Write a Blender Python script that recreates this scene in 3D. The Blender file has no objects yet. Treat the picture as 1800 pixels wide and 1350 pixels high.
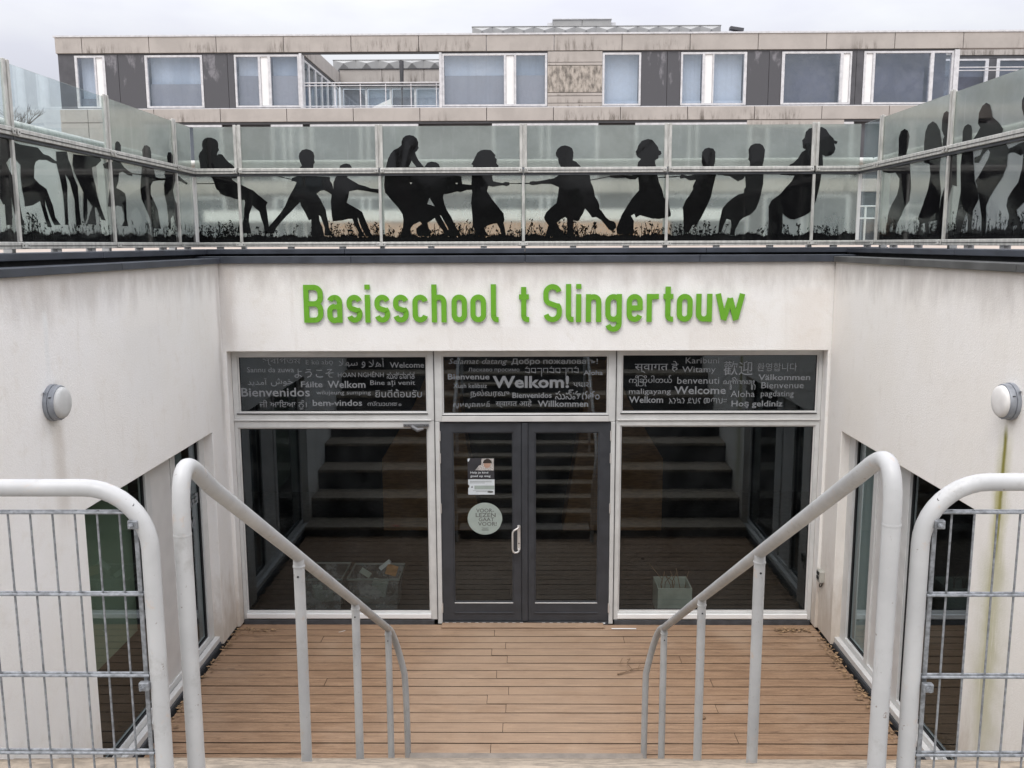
import bpy, bmesh, math, random
from mathutils import Vector, Matrix
from mathutils.geometry import tessellate_polygon

# ------------------------------------------------------------------ camera, sky, sun, exposure
S = bpy.context.scene
COL = S.collection
cam_d = bpy.data.cameras.new('camera')
cam_d.sensor_width = 36.0
cam_d.lens = 32.0
cam_d.clip_start = 0.05
cam_d.clip_end = 1500
cam = bpy.data.objects.new('camera', cam_d)
COL.objects.link(cam)
S.camera = cam
_pi, _ya, _ro = 0.1531, -0.0113, 0.0035      # pitch down, yaw, roll in radians
_f = Vector((math.sin(_ya) * math.cos(_pi), math.cos(_ya) * math.cos(_pi), -math.sin(_pi)))
_r = Vector((math.cos(_ya), -math.sin(_ya), 0))
_u = _r.cross(_f)
_r2 = _r * math.cos(_ro) - _u * math.sin(_ro)
_u2 = _r * math.sin(_ro) + _u * math.cos(_ro)
cam.matrix_world = Matrix(((_r2.x, _u2.x, -_f.x, 0), (_r2.y, _u2.y, -_f.y, 0), (_r2.z, _u2.z, -_f.z, 3.8811), (0, 0, 0, 1)))

SUN_EL, SUN_AZ = math.radians(56), math.radians(200)
W = bpy.data.worlds.new('World')
S.world = W
W.use_nodes = True
wn, wl = W.node_tree.nodes, W.node_tree.links
wn.clear()
out = wn.new('ShaderNodeOutputWorld'); bg = wn.new('ShaderNodeBackground')
sky = wn.new('ShaderNodeTexSky'); sky.sky_type = 'NISHITA'; sky.sun_disc = False
sky.sun_elevation = SUN_EL; sky.sun_rotation = SUN_AZ
tc = wn.new('ShaderNodeTexCoord')
sep = wn.new('ShaderNodeSeparateXYZ'); wl.new(tc.outputs['Generated'], sep.inputs[0])
up = wn.new('ShaderNodeMath'); up.operation = 'MAXIMUM'; up.inputs[1].default_value = 0.0
wl.new(sep.outputs['Z'], up.inputs[0])
grad = wn.new('ShaderNodeMath'); grad.operation = 'MULTIPLY_ADD'      # overcast sky: brighter overhead
grad.inputs[1].default_value = 2.3; grad.inputs[2].default_value = 0.33
wl.new(up.outputs[0], grad.inputs[0])
mp = wn.new('ShaderNodeMapping'); mp.inputs['Scale'].default_value = (1.4, 1.4, 4.5)
wl.new(tc.outputs['Generated'], mp.inputs[0])
nz = wn.new('ShaderNodeTexNoise'); nz.inputs['Scale'].default_value = 2.3; nz.inputs['Detail'].default_value = 6; nz.inputs['Roughness'].default_value = 0.55
wl.new(mp.outputs[0], nz.inputs['Vector'])
rp = wn.new('ShaderNodeValToRGB')
rp.color_ramp.elements[0].position = 0.40; rp.color_ramp.elements[0].color = (8.0, 8.05, 8.9, 1)
rp.color_ramp.elements[1].position = 0.62; rp.color_ramp.elements[1].color = (9.1, 9.2, 9.55, 1)
wl.new(nz.outputs['Fac'], rp.inputs[0])
sc = wn.new('ShaderNodeVectorMath'); sc.operation = 'SCALE'
wl.new(rp.outputs[0], sc.inputs[0]); wl.new(grad.outputs[0], sc.inputs['Scale'])
mx = wn.new('ShaderNodeMix'); mx.data_type = 'RGBA'; mx.inputs[0].default_value = 0.93
wl.new(sky.outputs[0], mx.inputs[6]); wl.new(sc.outputs[0], mx.inputs[7])
bg.inputs['Strength'].default_value = 0.09
wl.new(mx.outputs[2], bg.inputs['Color']); wl.new(bg.outputs[0], out.inputs['Surface'])

sun_d = bpy.data.lights.new('sun', 'SUN')
sun_d.energy = 1.0; sun_d.angle = math.radians(28); sun_d.color = (1.0, 0.96, 0.9)
sun = bpy.data.objects.new('sun', sun_d); COL.objects.link(sun)
_sd = Vector((math.sin(SUN_AZ) * math.cos(SUN_EL), math.cos(SUN_AZ) * math.cos(SUN_EL), math.sin(SUN_EL)))
sun.rotation_euler = _sd.to_track_quat('Z', 'Y').to_euler()
sun.location = (0, 0, 30)

S.view_settings.view_transform = 'Standard'
S.view_settings.look = 'None'
S.view_settings.gamma = 1
S.view_settings.use_curve_mapping = False
S.view_settings.exposure = 0.54
S.cycles.max_bounces = 10
S.cycles.transparent_max_bounces = 16
S.cycles.glossy_bounces = 5
S.cycles.use_denoising = True

R = random.Random(7)

# ------------------------------------------------------------------ material helpers
class NT:
    def __init__(s, name):
        s.m = bpy.data.materials.new(name); s.m.use_nodes = True
        s.t = s.m.node_tree; s.t.nodes.clear()
        s.out = s.t.nodes.new('ShaderNodeOutputMaterial')
    def n(s, typ, **kw):
        nd = s.t.nodes.new(typ)
        for k, v in kw.items():
            setattr(nd, k, v)
        return nd
    def put(s, sock, v):
        if v is None: return
        if isinstance(v, bpy.types.NodeSocket): s.t.links.new(v, sock)
        elif isinstance(v, (tuple, list)) and sock.type == 'RGBA' and len(v) == 3: sock.default_value = (*v, 1)
        else: sock.default_value = v
    def math(s, op, a, b=None, c=None, clamp=False):
        nd = s.n('ShaderNodeMath', operation=op, use_clamp=clamp)
        s.put(nd.inputs[0], a); s.put(nd.inputs[1], b); s.put(nd.inputs[2], c)
        return nd.outputs[0]
    def smooth(s, v, a, b, lo=0.0, hi=1.0):
        nd = s.n('ShaderNodeMapRange', interpolation_type='SMOOTHSTEP')
        for i, q in enumerate((v, a, b, lo, hi)): s.put(nd.inputs[i], q)
        return nd.outputs[0]
    def pos(s):
        return s.n('ShaderNodeNewGeometry').outputs['Position']
    def xyz(s, v):
        nd = s.n('ShaderNodeSeparateXYZ'); s.put(nd.inputs[0], v); return nd.outputs
    def noise(s, vec, scale=5.0, detail=4, rough=0.6, stretch=None, off=None):
        if stretch or off:
            mpn = s.n('ShaderNodeMapping'); s.put(mpn.inputs[0], vec)
            if stretch: mpn.inputs['Scale'].default_value = stretch
            if off: s.put(mpn.inputs['Location'], off)
            vec = mpn.outputs[0]
        nd = s.n('ShaderNodeTexNoise'); s.put(nd.inputs['Vector'], vec)
        nd.inputs['Scale'].default_value = scale; nd.inputs['Detail'].default_value = detail; nd.inputs['Roughness'].default_value = rough
        return nd.outputs['Fac']
    def mix(s, f, a, b):
        nd = s.n('ShaderNodeMix', data_type='RGBA'); s.put(nd.inputs[0], f); s.put(nd.inputs[6], a); s.put(nd.inputs[7], b)
        return nd.outputs[2]
    def bump(s, h, strength=0.3, dist=0.01):
        nd = s.n('ShaderNodeBump'); nd.inputs['Strength'].default_value = strength; nd.inputs['Distance'].default_value = dist
        s.put(nd.inputs['Height'], h); return nd.outputs[0]
    def bsdf(s, color, rough=0.6, metal=0.0, normal=None, spec=0.5):
        nd = s.n('ShaderNodeBsdfPrincipled')
        s.put(nd.inputs['Base Color'], color); s.put(nd.inputs['Roughness'], rough); s.put(nd.inputs['Metallic'], metal)
        s.put(nd.inputs['Specular IOR Level'], spec)
        if normal is not None: s.put(nd.inputs['Normal'], normal)
        return nd.outputs[0]
    def fresnel(s, ior):
        # same reflectance whichever way the thin sheet faces
        bf = s.n('ShaderNodeNewGeometry').outputs['Backfacing']
        fr = s.n('ShaderNodeFresnel'); s.put(fr.inputs['IOR'], s.math('ADD', s.math('MULTIPLY', bf, 1.0 / ior - ior), ior))
        return fr.outputs[0]
    def done(s, sh):
        s.t.links.new(sh, s.out.inputs['Surface']); return s.m

def plain(name, col, rough=0.6, metal=0.0, var=0.12, scale=6.0, bump=0.0, bscale=60.0, spec=0.5, stretch=None):
    g = NT(name); p = g.pos()
    f = g.noise(p, scale, 5, 0.6, stretch)
    dark = tuple(c * (1 - var) for c in col); lite = tuple(min(1, c * (1 + var)) for c in col)
    f2 = g.smooth(f, 0.3, 0.7)
    nrm = g.bump(g.noise(p, bscale, 3), bump, 0.004) if bump else None
    rr = g.smooth(g.noise(p, scale * 2, 3), 0.3, 0.7, max(0.02, rough - 0.07), min(1, rough + 0.07))
    return g.done(g.bsdf(g.mix(f2, dark, lite), rr, metal, nrm, spec))

def stucco(name, axis, stains=(), base=(0.86, 0.845, 0.82), top=(3.35, 3.72), foot=(0.85, 0.0), foot_amt=0.65, warm=0.0, zfoot=None):
    """render on masonry; stains = list of (centre on axis, half width, z low, z high, colour, amount)"""
    g = NT(name); p = g.pos(); X = g.xyz(p); u = X['XYZ'.index(axis)]; z = X[2]
    big = g.noise(p, 1.3, 5, 0.62)
    med = g.noise(p, 7.0, 5, 0.65)
    fine = g.noise(p, 180.0, 3, 0.7)
    c = g.mix(g.smooth(big, 0.33, 0.68), tuple(b * k for b, k in zip(base, (0.97, 0.96, 0.94))), base)
    c = g.mix(g.math('MULTIPLY', g.smooth(med, 0.52, 0.75), 0.5), c, (0.76, 0.72, 0.66))
    st = (9, 9, 0.7)
    run = g.noise(p, 1.6, 5, 0.6, st)
    c = g.mix(g.math('MULTIPLY', g.smooth(run, 0.56, 0.8), 0.22), c, (0.58, 0.53, 0.46))
    # grime below the coping
    zt = g.math('ADD', z, g.math('MULTIPLY', g.math('SUBTRACT', g.noise(p, 2.2, 5, 0.6, (3, 3, 1)), 0.5), 0.5))
    c = g.mix(g.math('MULTIPLY', g.smooth(zt, top[0], top[1]), 0.6), c, (0.38, 0.34, 0.305))
    # splash dirt near the ground
    zf = g.math('ADD', z, g.math('MULTIPLY', g.math('SUBTRACT', g.noise(p, 5.0, 6, 0.7, (2, 2, 0.7)), 0.5), 1.1))
    c = g.mix(g.math('MULTIPLY', g.smooth(zf, foot[0], foot[1]), foot_amt), c, (0.40, 0.31, 0.22))
    for (cu, hw, z0, z1, colr, amt) in stains:
        d = g.math('ABSOLUTE', g.math('SUBTRACT', g.math('ADD', u, g.math('MULTIPLY', g.math('SUBTRACT', g.noise(p, 4.0, 3), 0.5), hw * 0.9)), cu))
        m = g.smooth(d, hw, hw * 0.1)
        hz = (z1 - z0)
        m = g.math('MULTIPLY', m, g.smooth(z, z0, z0 + hz * 0.35))
        m = g.math('MULTIPLY', m, g.smooth(z, z1, z1 - hz * 0.12))
        m = g.math('MULTIPLY', m, g.smooth(g.noise(p, 3.0, 5, 0.7, (14, 14, 0.9)), 0.2, 0.46))
        c = g.mix(g.math('MULTIPLY', m, amt), c, colr)
    c = g.mix(g.math('MULTIPLY', g.smooth(fine, 0.45, 0.7), 0.13), c, (0.46, 0.44, 0.41))
    h = g.math('ADD', g.math('MULTIPLY', fine, 0.6), g.math('MULTIPLY', g.noise(p, 70.0, 4, 0.7), 1.0))
    return g.done(g.bsdf(c, 0.92, 0, g.bump(h, 0.5, 0.006), 0.2))

def wood(name, axis='X', base=(0.295, 0.182, 0.108), dark=(0.095, 0.052, 0.030), light=(0.42, 0.275, 0.17)):
    g = NT(name); p = g.pos()
    rnd = g.n('ShaderNodeObjectInfo').outputs['Random']
    st = {'X': (1.1, 14, 14), 'Y': (14, 0.5, 14)}[axis]
    off = g.n('ShaderNodeCombineXYZ'); g.put(off.inputs[0], g.math('MULTIPLY', rnd, 37.0)); g.put(off.inputs[1], g.math('MULTIPLY', rnd, 11.0))
    g1 = g.noise(p, 2.6, 6, 0.68, st, off.outputs[0])
    g2 = g.noise(p, 9.0, 4, 0.6, st, off.outputs[0])
    kn = g.noise(p, 3.0, 3, 0.5, {'X': (2.2, 6, 6), 'Y': (6, 2.2, 6)}[axis], off.outputs[0])
    c = g.mix(g.smooth(g1, 0.32, 0.68), dark, light)
    c = g.mix(0.5, c, base)
    c = g.mix(g.math('MULTIPLY', g.smooth(g2, 0.55, 0.75), 0.5), c, dark)
    g3 = g.noise(p, 26.0, 3, 0.6, {'X': (1.0, 9, 9), 'Y': (9, 1.0, 9)}[axis], off.outputs[0])
    c = g.mix(g.math('MULTIPLY', g.smooth(g3, 0.45, 0.7), 0.42), c, dark)
    grit = g.noise(p, 60.0, 3, 0.7)
    c = g.mix(g.math('MULTIPLY', g.smooth(grit, 0.58, 0.75), 0.3), c, (0.50, 0.40, 0.30))
    c = g.mix(g.math('MULTIPLY', g.smooth(kn, 0.63, 0.74), 0.75), c, (0.12, 0.07, 0.045))
    c = g.mix(g.math('MULTIPLY', rnd, 0.35), c, (0.27, 0.17, 0.105))
    X = g.xyz(p); ax = g.math('ABSOLUTE', g.math('ADD', X[0], g.math('MULTIPLY', g.math('SUBTRACT', g.noise(p, 0.9, 4, 0.6), 0.5), 1.6)))
    c = g.mix(g.math('MULTIPLY', g.smooth(ax, 1.7, 0.3), 0.36), c, (0.43, 0.33, 0.245))      # foot worn track
    blot = g.noise(p, 2.2, 5, 0.65, (1.0, 2.0, 1.0))
    c = g.mix(g.math('MULTIPLY', g.smooth(blot, 0.5, 0.72), 0.4), c, (0.22, 0.135, 0.08))
    wet = g.noise(p, 0.9, 4, 0.6, off=(5.0, 2.0, 0.0))
    c = g.mix(g.math('MULTIPLY', g.smooth(wet, 0.5, 0.75), 0.35), c, (0.48, 0.36, 0.26))
    return g.done(g.bsdf(c, g.smooth(g1, 0.3, 0.7, 0.5, 0.75), 0, g.bump(g.math('ADD', g1, g2), 0.35, 0.004), 0.35))

def window_glass(name, tint=(0.55, 0.58, 0.57), ior=1.8, rough=0.0, dirt=0.02):
    g = NT(name)
    tr = g.n('ShaderNodeBsdfTransparent'); g.put(tr.inputs[0], tint)
    gl = g.n('ShaderNodeBsdfGlossy'); gl.inputs['Roughness'].default_value = rough
    g.put(gl.inputs['Color'], (0.82, 0.93, 1.0))
    a = g.n("ShaderNodeMixShader"); g.put(a.inputs[0], g.fresnel(ior)); g.put(a.inputs[1], tr.outputs[0]); g.put(a.inputs[2], gl.outputs[0])
    df = g.n('ShaderNodeBsdfDiffuse'); g.put(df.inputs[0], (0.4, 0.42, 0.43))
    b = g.n('ShaderNodeMixShader')
    g.put(b.inputs[0], g.math('MULTIPLY', g.smooth(g.noise(g.pos(), 3.0, 6, 0.7), 0.35, 0.75), dirt))
    g.put(b.inputs[1], a.outputs[0]); g.put(b.inputs[2], df.outputs[0])
    return g.done(b.outputs[0])

def frosted(name, see=0.5, col=(0.36, 0.385, 0.365), rough=0.13):
    """etched greenish safety glass: blurred view through it, matt veil, smooth outer face"""
    g = NT(name); p = g.pos()
    rf = g.n('ShaderNodeBsdfRefraction'); rf.inputs['Roughness'].default_value = rough; rf.inputs['IOR'].default_value = 1.12
    g.put(rf.inputs['Color'], (0.93, 0.99, 0.95))
    dirt = g.noise(p, 2.0, 6, 0.7)
    c = g.mix(g.smooth(dirt, 0.35, 0.7), tuple(k * 0.86 for k in col), tuple(min(1, k * 1.12) for k in col))
    run = g.noise(p, 2.0, 5, 0.65, (7, 7, 0.8))
    c = g.mix(g.math('MULTIPLY', g.smooth(run, 0.55, 0.8), 0.35), c, (0.6, 0.63, 0.6))
    df = g.n('ShaderNodeBsdfDiffuse'); g.put(df.inputs[0], c)
    tl = g.n('ShaderNodeBsdfTranslucent'); g.put(tl.inputs[0], c)
    v = g.n('ShaderNodeMixShader'); v.inputs[0].default_value = 0.45; g.put(v.inputs[1], df.outputs[0]); g.put(v.inputs[2], tl.outputs[0])
    a = g.n('ShaderNodeMixShader'); g.put(a.inputs[0], g.math('MULTIPLY', g.math('SUBTRACT', 1.0, g.n('ShaderNodeNewGeometry').outputs['Backfacing']), 1 - see)); g.put(a.inputs[1], rf.outputs[0]); g.put(a.inputs[2], v.outputs[0])
    gl = g.n('ShaderNodeBsdfGlossy'); gl.inputs['Roughness'].default_value = 0.06
    b = g.n('ShaderNodeMixShader'); g.put(b.inputs[0], g.fresnel(1.7)); g.put(b.inputs[1], a.outputs[0]); g.put(b.inputs[2], gl.outputs[0])
    return g.done(b.outputs[0])

def concrete(name, base=(0.405, 0.375, 0.345), stain_amt=0.85, dirt=(0.10, 0.085, 0.07)):
    g = NT(name); p = g.pos()
    oc = g.n('ShaderNodeTexCoord').outputs['Generated']; gz = g.xyz(oc)[2]
    rnd = g.n('ShaderNodeObjectInfo').outputs['Random']
    n1 = g.noise(p, 1.1, 5, 0.6)
    c = g.mix(g.smooth(n1, 0.35, 0.65), tuple(b * 0.92 for b in base), tuple(b * 1.06 for b in base))
    c = g.mix(g.math('MULTIPLY', rnd, 0.18), c, (0.46, 0.42, 0.38))
    run = g.noise(p, 1.5, 6, 0.72, (4.5, 4.5, 0.7))
    patch = g.noise(p, 0.32, 2, 0.5, off=(3.1, 0, 1.7))
    m = g.math('MULTIPLY', g.smooth(run, 0.46, 0.66), g.smooth(patch, 0.44, 0.6))
    m = g.math('MULTIPLY', m, g.smooth(gz, 1.15, 0.1))
    c = g.mix(g.math('MULTIPLY', m, stain_amt), c, dirt)
    sp = g.noise(p, 14, 4, 0.7)
    c = g.mix(g.math('MULTIPLY', g.smooth(sp, 0.6, 0.8), 0.25), c, (0.3, 0.27, 0.24))
    return g.done(g.bsdf(c, 0.9, 0, g.bump(sp, 0.2, 0.01), 0.2))

M = {}
M['alu'] = plain('grey aluminium', (0.56, 0.56, 0.545), 0.42, 0.0, 0.08, 5, spec=0.6)
M['alu_light'] = plain('light weathered aluminium', (0.58, 0.57, 0.55), 0.45, 0.0, 0.05, 7)
M['alu_rail'] = plain('weathered anodised aluminium', (0.50, 0.49, 0.455), 0.42, 0.15, 0.2, 9, stretch=(3, 3, 1))
M['sill'] = plain('dark sill', (0.055, 0.058, 0.064), 0.6, 0, 0.25, 9)
M['door'] = plain('anthracite door paint', (0.037, 0.040, 0.046), 0.45, 0, 0.14, 8, 0.08, 90)
M['dark'] = plain('dark cavity', (0.012, 0.012, 0.013), 0.9)
M['rubber'] = plain('black rubber seal', (0.015, 0.015, 0.016), 0.7)
M['steel'] = plain('brushed stainless steel', (0.66, 0.64, 0.61), 0.42, 0.5, 0.05, 20)
M['galv'] = plain('galvanised wire', (0.22, 0.23, 0.24), 0.42, 0.35, 0.35, 60, 0.3, 120)
M['coping'] = plain('dark zinc coping', (0.052, 0.058, 0.072), 0.5, 0.2, 0.22, 4)
M['coping_worn'] = plain('weathered dark zinc coping', (0.085, 0.085, 0.083), 0.55, 0.1, 0.3, 4)
M['green'] = plain('green sign plastic', (0.14, 0.37, 0.025), 0.5, 0, 0.04, 4, spec=0.3)
M['black_film'] = plain('black printed film', (0.006, 0.006, 0.0065), 0.03, 0, 0.1, 3, spec=0.5)
M['etch'] = plain('matt white window lettering', (0.20, 0.21, 0.22), 0.8, 0, 0.05, 8)
M['riser'] = plain('dark riser stone', (0.075, 0.072, 0.072), 0.9, 0, 0.3, 5)
M['stone'] = plain('beige stone step', (0.26, 0.215, 0.165), 0.85, 0, 0.3, 14, 0.35, 80)
M['stone_worn'] = plain('worn grey stone step', (0.23, 0.20, 0.17), 0.85, 0, 0.16, 9, 0.35, 80)
M['paving'] = plain('grey paving', (0.32, 0.30, 0.27), 0.9, 0, 0.2, 3, 0.3, 40)
M['lens'] = plain('frosted lamp cover', (0.50, 0.50, 0.485), 0.5, 0, 0.06, 12)
M['lens_white'] = plain('white frosted lamp cover', (0.70, 0.68, 0.65), 0.5, 0, 0.06, 12)
M['lamp_body'] = plain('grey cast lamp housing', (0.26, 0.275, 0.30), 0.5, 0.2, 0.15, 20, 0.2, 80)
M['white'] = plain('white panel', (0.80, 0.80, 0.79), 0.5, 0, 0.03, 3)
M['fascia_black'] = None
M['paper'] = plain('white paper', (0.56, 0.60, 0.62), 0.6, 0, 0.05, 8)
M['poster_dark'] = plain('dark printed poster', (0.035, 0.035, 0.04), 0.4)
M['skin'] = plain('printed skin tone', (0.42, 0.27, 0.20), 0.5)
M['hair'] = plain('printed dark hair', (0.03, 0.022, 0.018), 0.5)
M['shirt'] = plain('printed pale cloth', (0.42, 0.40, 0.38), 0.5, 0, 0.5, 120)
M['sticker'] = plain('grey green sticker', (0.31, 0.36, 0.33), 0.6, 0, 0.06, 14)
M['sticker_text'] = plain('dark sticker print', (0.10, 0.105, 0.10), 0.7)
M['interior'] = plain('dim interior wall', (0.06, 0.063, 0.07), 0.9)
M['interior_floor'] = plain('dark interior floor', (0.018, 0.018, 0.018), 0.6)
M['ply'] = plain('birch plywood', (0.42, 0.22, 0.09), 0.6, 0, 0.25, 6, stretch=(1, 1, 6))
M['bin'] = window_glass('translucent storage bin', (0.7, 0.75, 0.75), 1.4, 0.2, 0.9)
M['box_white'] = plain('white storage box', (0.36, 0.41, 0.37), 0.5)
M['twig'] = plain('dry twig', (0.20, 0.13, 0.08), 0.9)
M['leaf'] = plain('dead leaf', (0.26, 0.165, 0.09), 0.9, 0, 0.5, 30)
M['cast'] = plain('grey cast metal', (0.16, 0.16, 0.165), 0.5, 0.3)
M['rim'] = plain('clear plastic rim', (0.22, 0.25, 0.24), 0.4)
M['green_screen'] = plain('green grey screen', (0.34, 0.42, 0.32), 0.8, 0, 0.1, 1.5)
M['red'] = plain('red scrap', (0.6, 0.08, 0.09), 0.6)
M['socket'] = plain('weathered socket plastic', (0.38, 0.37, 0.33), 0.6)

def white_tube():
    g = NT('white powder coated steel'); p = g.pos()
    n = g.noise(p, 18, 6, 0.7); n2 = g.noise(p, 4, 4, 0.6)
    c = g.mix(g.smooth(n2, 0.3, 0.7), (0.38, 0.38, 0.375), (0.46, 0.46, 0.45))
    c = g.mix(g.math('MULTIPLY', g.smooth(n, 0.58, 0.72), 0.6), c, (0.48, 0.37, 0.29))
    sm = g.noise(p, 6.5, 6, 0.75)
    c = g.mix(g.math('MULTIPLY', g.smooth(sm, 0.56, 0.70), 0.42), c, (0.27, 0.255, 0.235))
    sc_ = g.noise(p, 9, 5, 0.8, (5, 5, 0.8))
    c = g.mix(g.math('MULTIPLY', g.smooth(sc_, 0.64, 0.72), 0.4), c, (0.22, 0.20, 0.18))
    sp = g.noise(p, 55, 3, 0.6)
    c = g.mix(g.math('MULTIPLY', g.smooth(sp, 0.67, 0.73), 0.6), c, (0.14, 0.09, 0.06))
    return g.done(g.bsdf(c, g.smooth(n, 0.3, 0.7, 0.3, 0.5), 0, g.bump(g.noise(p, 120, 2), 0.05, 0.002), 0.5))
M['tube'] = white_tube()
M['wood'] = wood('weathered deck board')
M['wood_gap_shade'] = plain('board edge with painted gap shade', (0.035, 0.02, 0.012), 0.9)  # near-black board sides: shade of the gaps painted into the colour
M['stucco_front'] = stucco('rendered wall front', 'X', [(-2.85, 0.12, 2.7, 3.72, (0.56, 0.51, 0.46), 0.5), (1.9, 0.5, 2.8, 3.3, (0.66, 0.58, 0.5), 0.2), (-0.3, 0.9, 2.8, 3.1, (0.6, 0.55, 0.49), 0.15), (2.75, 0.3, 2.6, 3.5, (0.68, 0.60, 0.52), 0.3)])
M['stucco_left'] = stucco('rendered wall left', 'Y', [(5.58, 0.12, 2.0, 2.82, (0.60, 0.55, 0.49), 0.6), (5.53, 0.045, 3.02, 3.5, (0.80, 0.80, 0.78), 0.9), (5.57, 0.15, 2.76, 3.06, (0.5, 0.46, 0.42), 0.3), (8.72, 0.07, 1.8, 3.72, (0.5, 0.47, 0.43), 0.5), (6.9, 0.7, 2.55, 3.3, (0.76, 0.75, 0.73), 0.35)])
M['stucco_right'] = stucco('rendered wall right', 'Y', [(5.55, 0.14, 0.3, 2.82, (0.55, 0.52, 0.33), 0.8), (5.55, 0.035, 1.75, 2.80, (0.24, 0.22, 0.04), 1.0), (5.58, 0.045, 0.6, 2.5, (0.42, 0.38, 0.14), 0.6), (5.54, 0.14, 2.76, 3.04, (0.5, 0.44, 0.38), 0.3), (5.55, 0.3, 0.3, 2.0, (0.52, 0.50, 0.36), 0.5)], base=(0.86, 0.83, 0.785), foot=(1.1, 0.0))
M['glass'] = window_glass('double glazing')
M['glass_side'] = window_glass('side window glazing', (0.5, 0.55, 0.52), 2.0)
M['glass_clear'] = window_glass('clear balustrade glass', (0.93, 0.97, 0.96), 1.5, 0.0, 0.1)
M['frost'] = frosted('etched balustrade glass')
M['frost_upper'] = frosted('etched upper balustrade glass', 0.30, (0.335, 0.362, 0.34), 0.13)
M['concrete'] = concrete('precast concrete panel')
M['concrete_stained'] = plain('mottled dirty concrete', (0.30, 0.27, 0.235), 0.9, 0, 0.55, 5, stretch=(1.6, 1.6, 0.7))
M['dark_panel'] = plain('dark fibre cement panel', (0.075, 0.075, 0.082), 0.55, 0, 0.2, 2)
def blotchy():
    g = NT('dark panel with pale blooms'); p = g.pos()
    X = g.xyz(p); a = g.noise(p, 1.0, 4, 0.6, (2.2, 1, 0.8))
    b = g.noise(p, 5, 5, 0.7)
    m = g.math('MULTIPLY', g.smooth(g.math('ADD', a, g.math('MULTIPLY', g.math('SUBTRACT', X[2], 10.5), 0.11)), 0.57, 0.66), g.smooth(b, 0.3, 0.6))
    c = g.mix(g.math('MULTIPLY', m, 0.8), (0.075, 0.075, 0.082), (0.22, 0.215, 0.23))
    return g.done(g.bsdf(c, 0.6))
M['dark_panel_bloom'] = blotchy()
M['bg_glass'] = window_glass('far window glass', (0.85, 0.88, 0.93), 2.2, 0.02, 0.1)
M['blind'] = plain('grey roller blind', (0.36, 0.35, 0.37), 0.8, 0, 0.1, 0.7)
M['blind_light'] = plain('pale curtain', (0.62, 0.66, 0.72), 0.8, 0, 0.12, 0.5)
def varied(name, cols, rough=0.85):
    g = NT(name); p = g.pos(); rnd = g.n('ShaderNodeObjectInfo').outputs['Random']
    c = g.mix(rnd, cols[0], cols[1]); z = g.noise(p, 0.8, 5, 0.6, (1.6, 1, 0.7))
    c = g.mix(g.smooth(z, 0.4, 0.7), c, cols[2])
    fold = g.noise(p, 2.5, 2, 0.5, (4, 1, 0.05))
    c = g.mix(g.math('MULTIPLY', g.smooth(fold, 0.5, 0.7), 0.12), c, tuple(k * 0.6 for k in cols[0]))
    return g.done(g.bsdf(c, rough))
M['blind'] = varied('grey roller blind varied', ((0.26, 0.26, 0.28), (0.42, 0.41, 0.42), (0.34, 0.34, 0.36)))
M['blind_light'] = varied('pale curtain varied', ((0.42, 0.48, 0.55), (0.74, 0.78, 0.82), (0.60, 0.66, 0.72)))
M['blind_dark'] = plain('dim room behind glass', (0.12, 0.12, 0.15), 0.8, 0, 0.3, 0.7)
M['soffit'] = plain('dark soffit trim', (0.07, 0.07, 0.075), 0.6)
M['skylight'] = plain('pale ribbed roofing', (0.33, 0.33, 0.32), 0.6, 0, 0.08, 2)
M['far_alu'] = plain('far window frame', (0.58, 0.58, 0.59), 0.5)
M['brick_orange'] = plain('orange brick plinth', (0.50, 0.28, 0.16), 0.9, 0, 0.2, 2)
M['terrace'] = plain('playground surfacing', (0.36, 0.30, 0.25), 0.95, 0, 0.2, 0.6)
M['bark'] = plain('bare tree bark', (0.07, 0.06, 0.05), 0.9, 0, 0.3, 5)
M['hedge'] = plain('dark hedge leaves', (0.04, 0.05, 0.03), 0.9, 0, 0.4, 3)
M['fabric'] = plain('pale grey parasol fabric', (0.5, 0.5, 0.48), 0.9)

# ------------------------------------------------------------------ mesh helpers
def world_loc(o):
    v = Vector((0, 0, 0))
    while o is not None:
        v += o.location; o = o.parent
    return v

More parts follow.
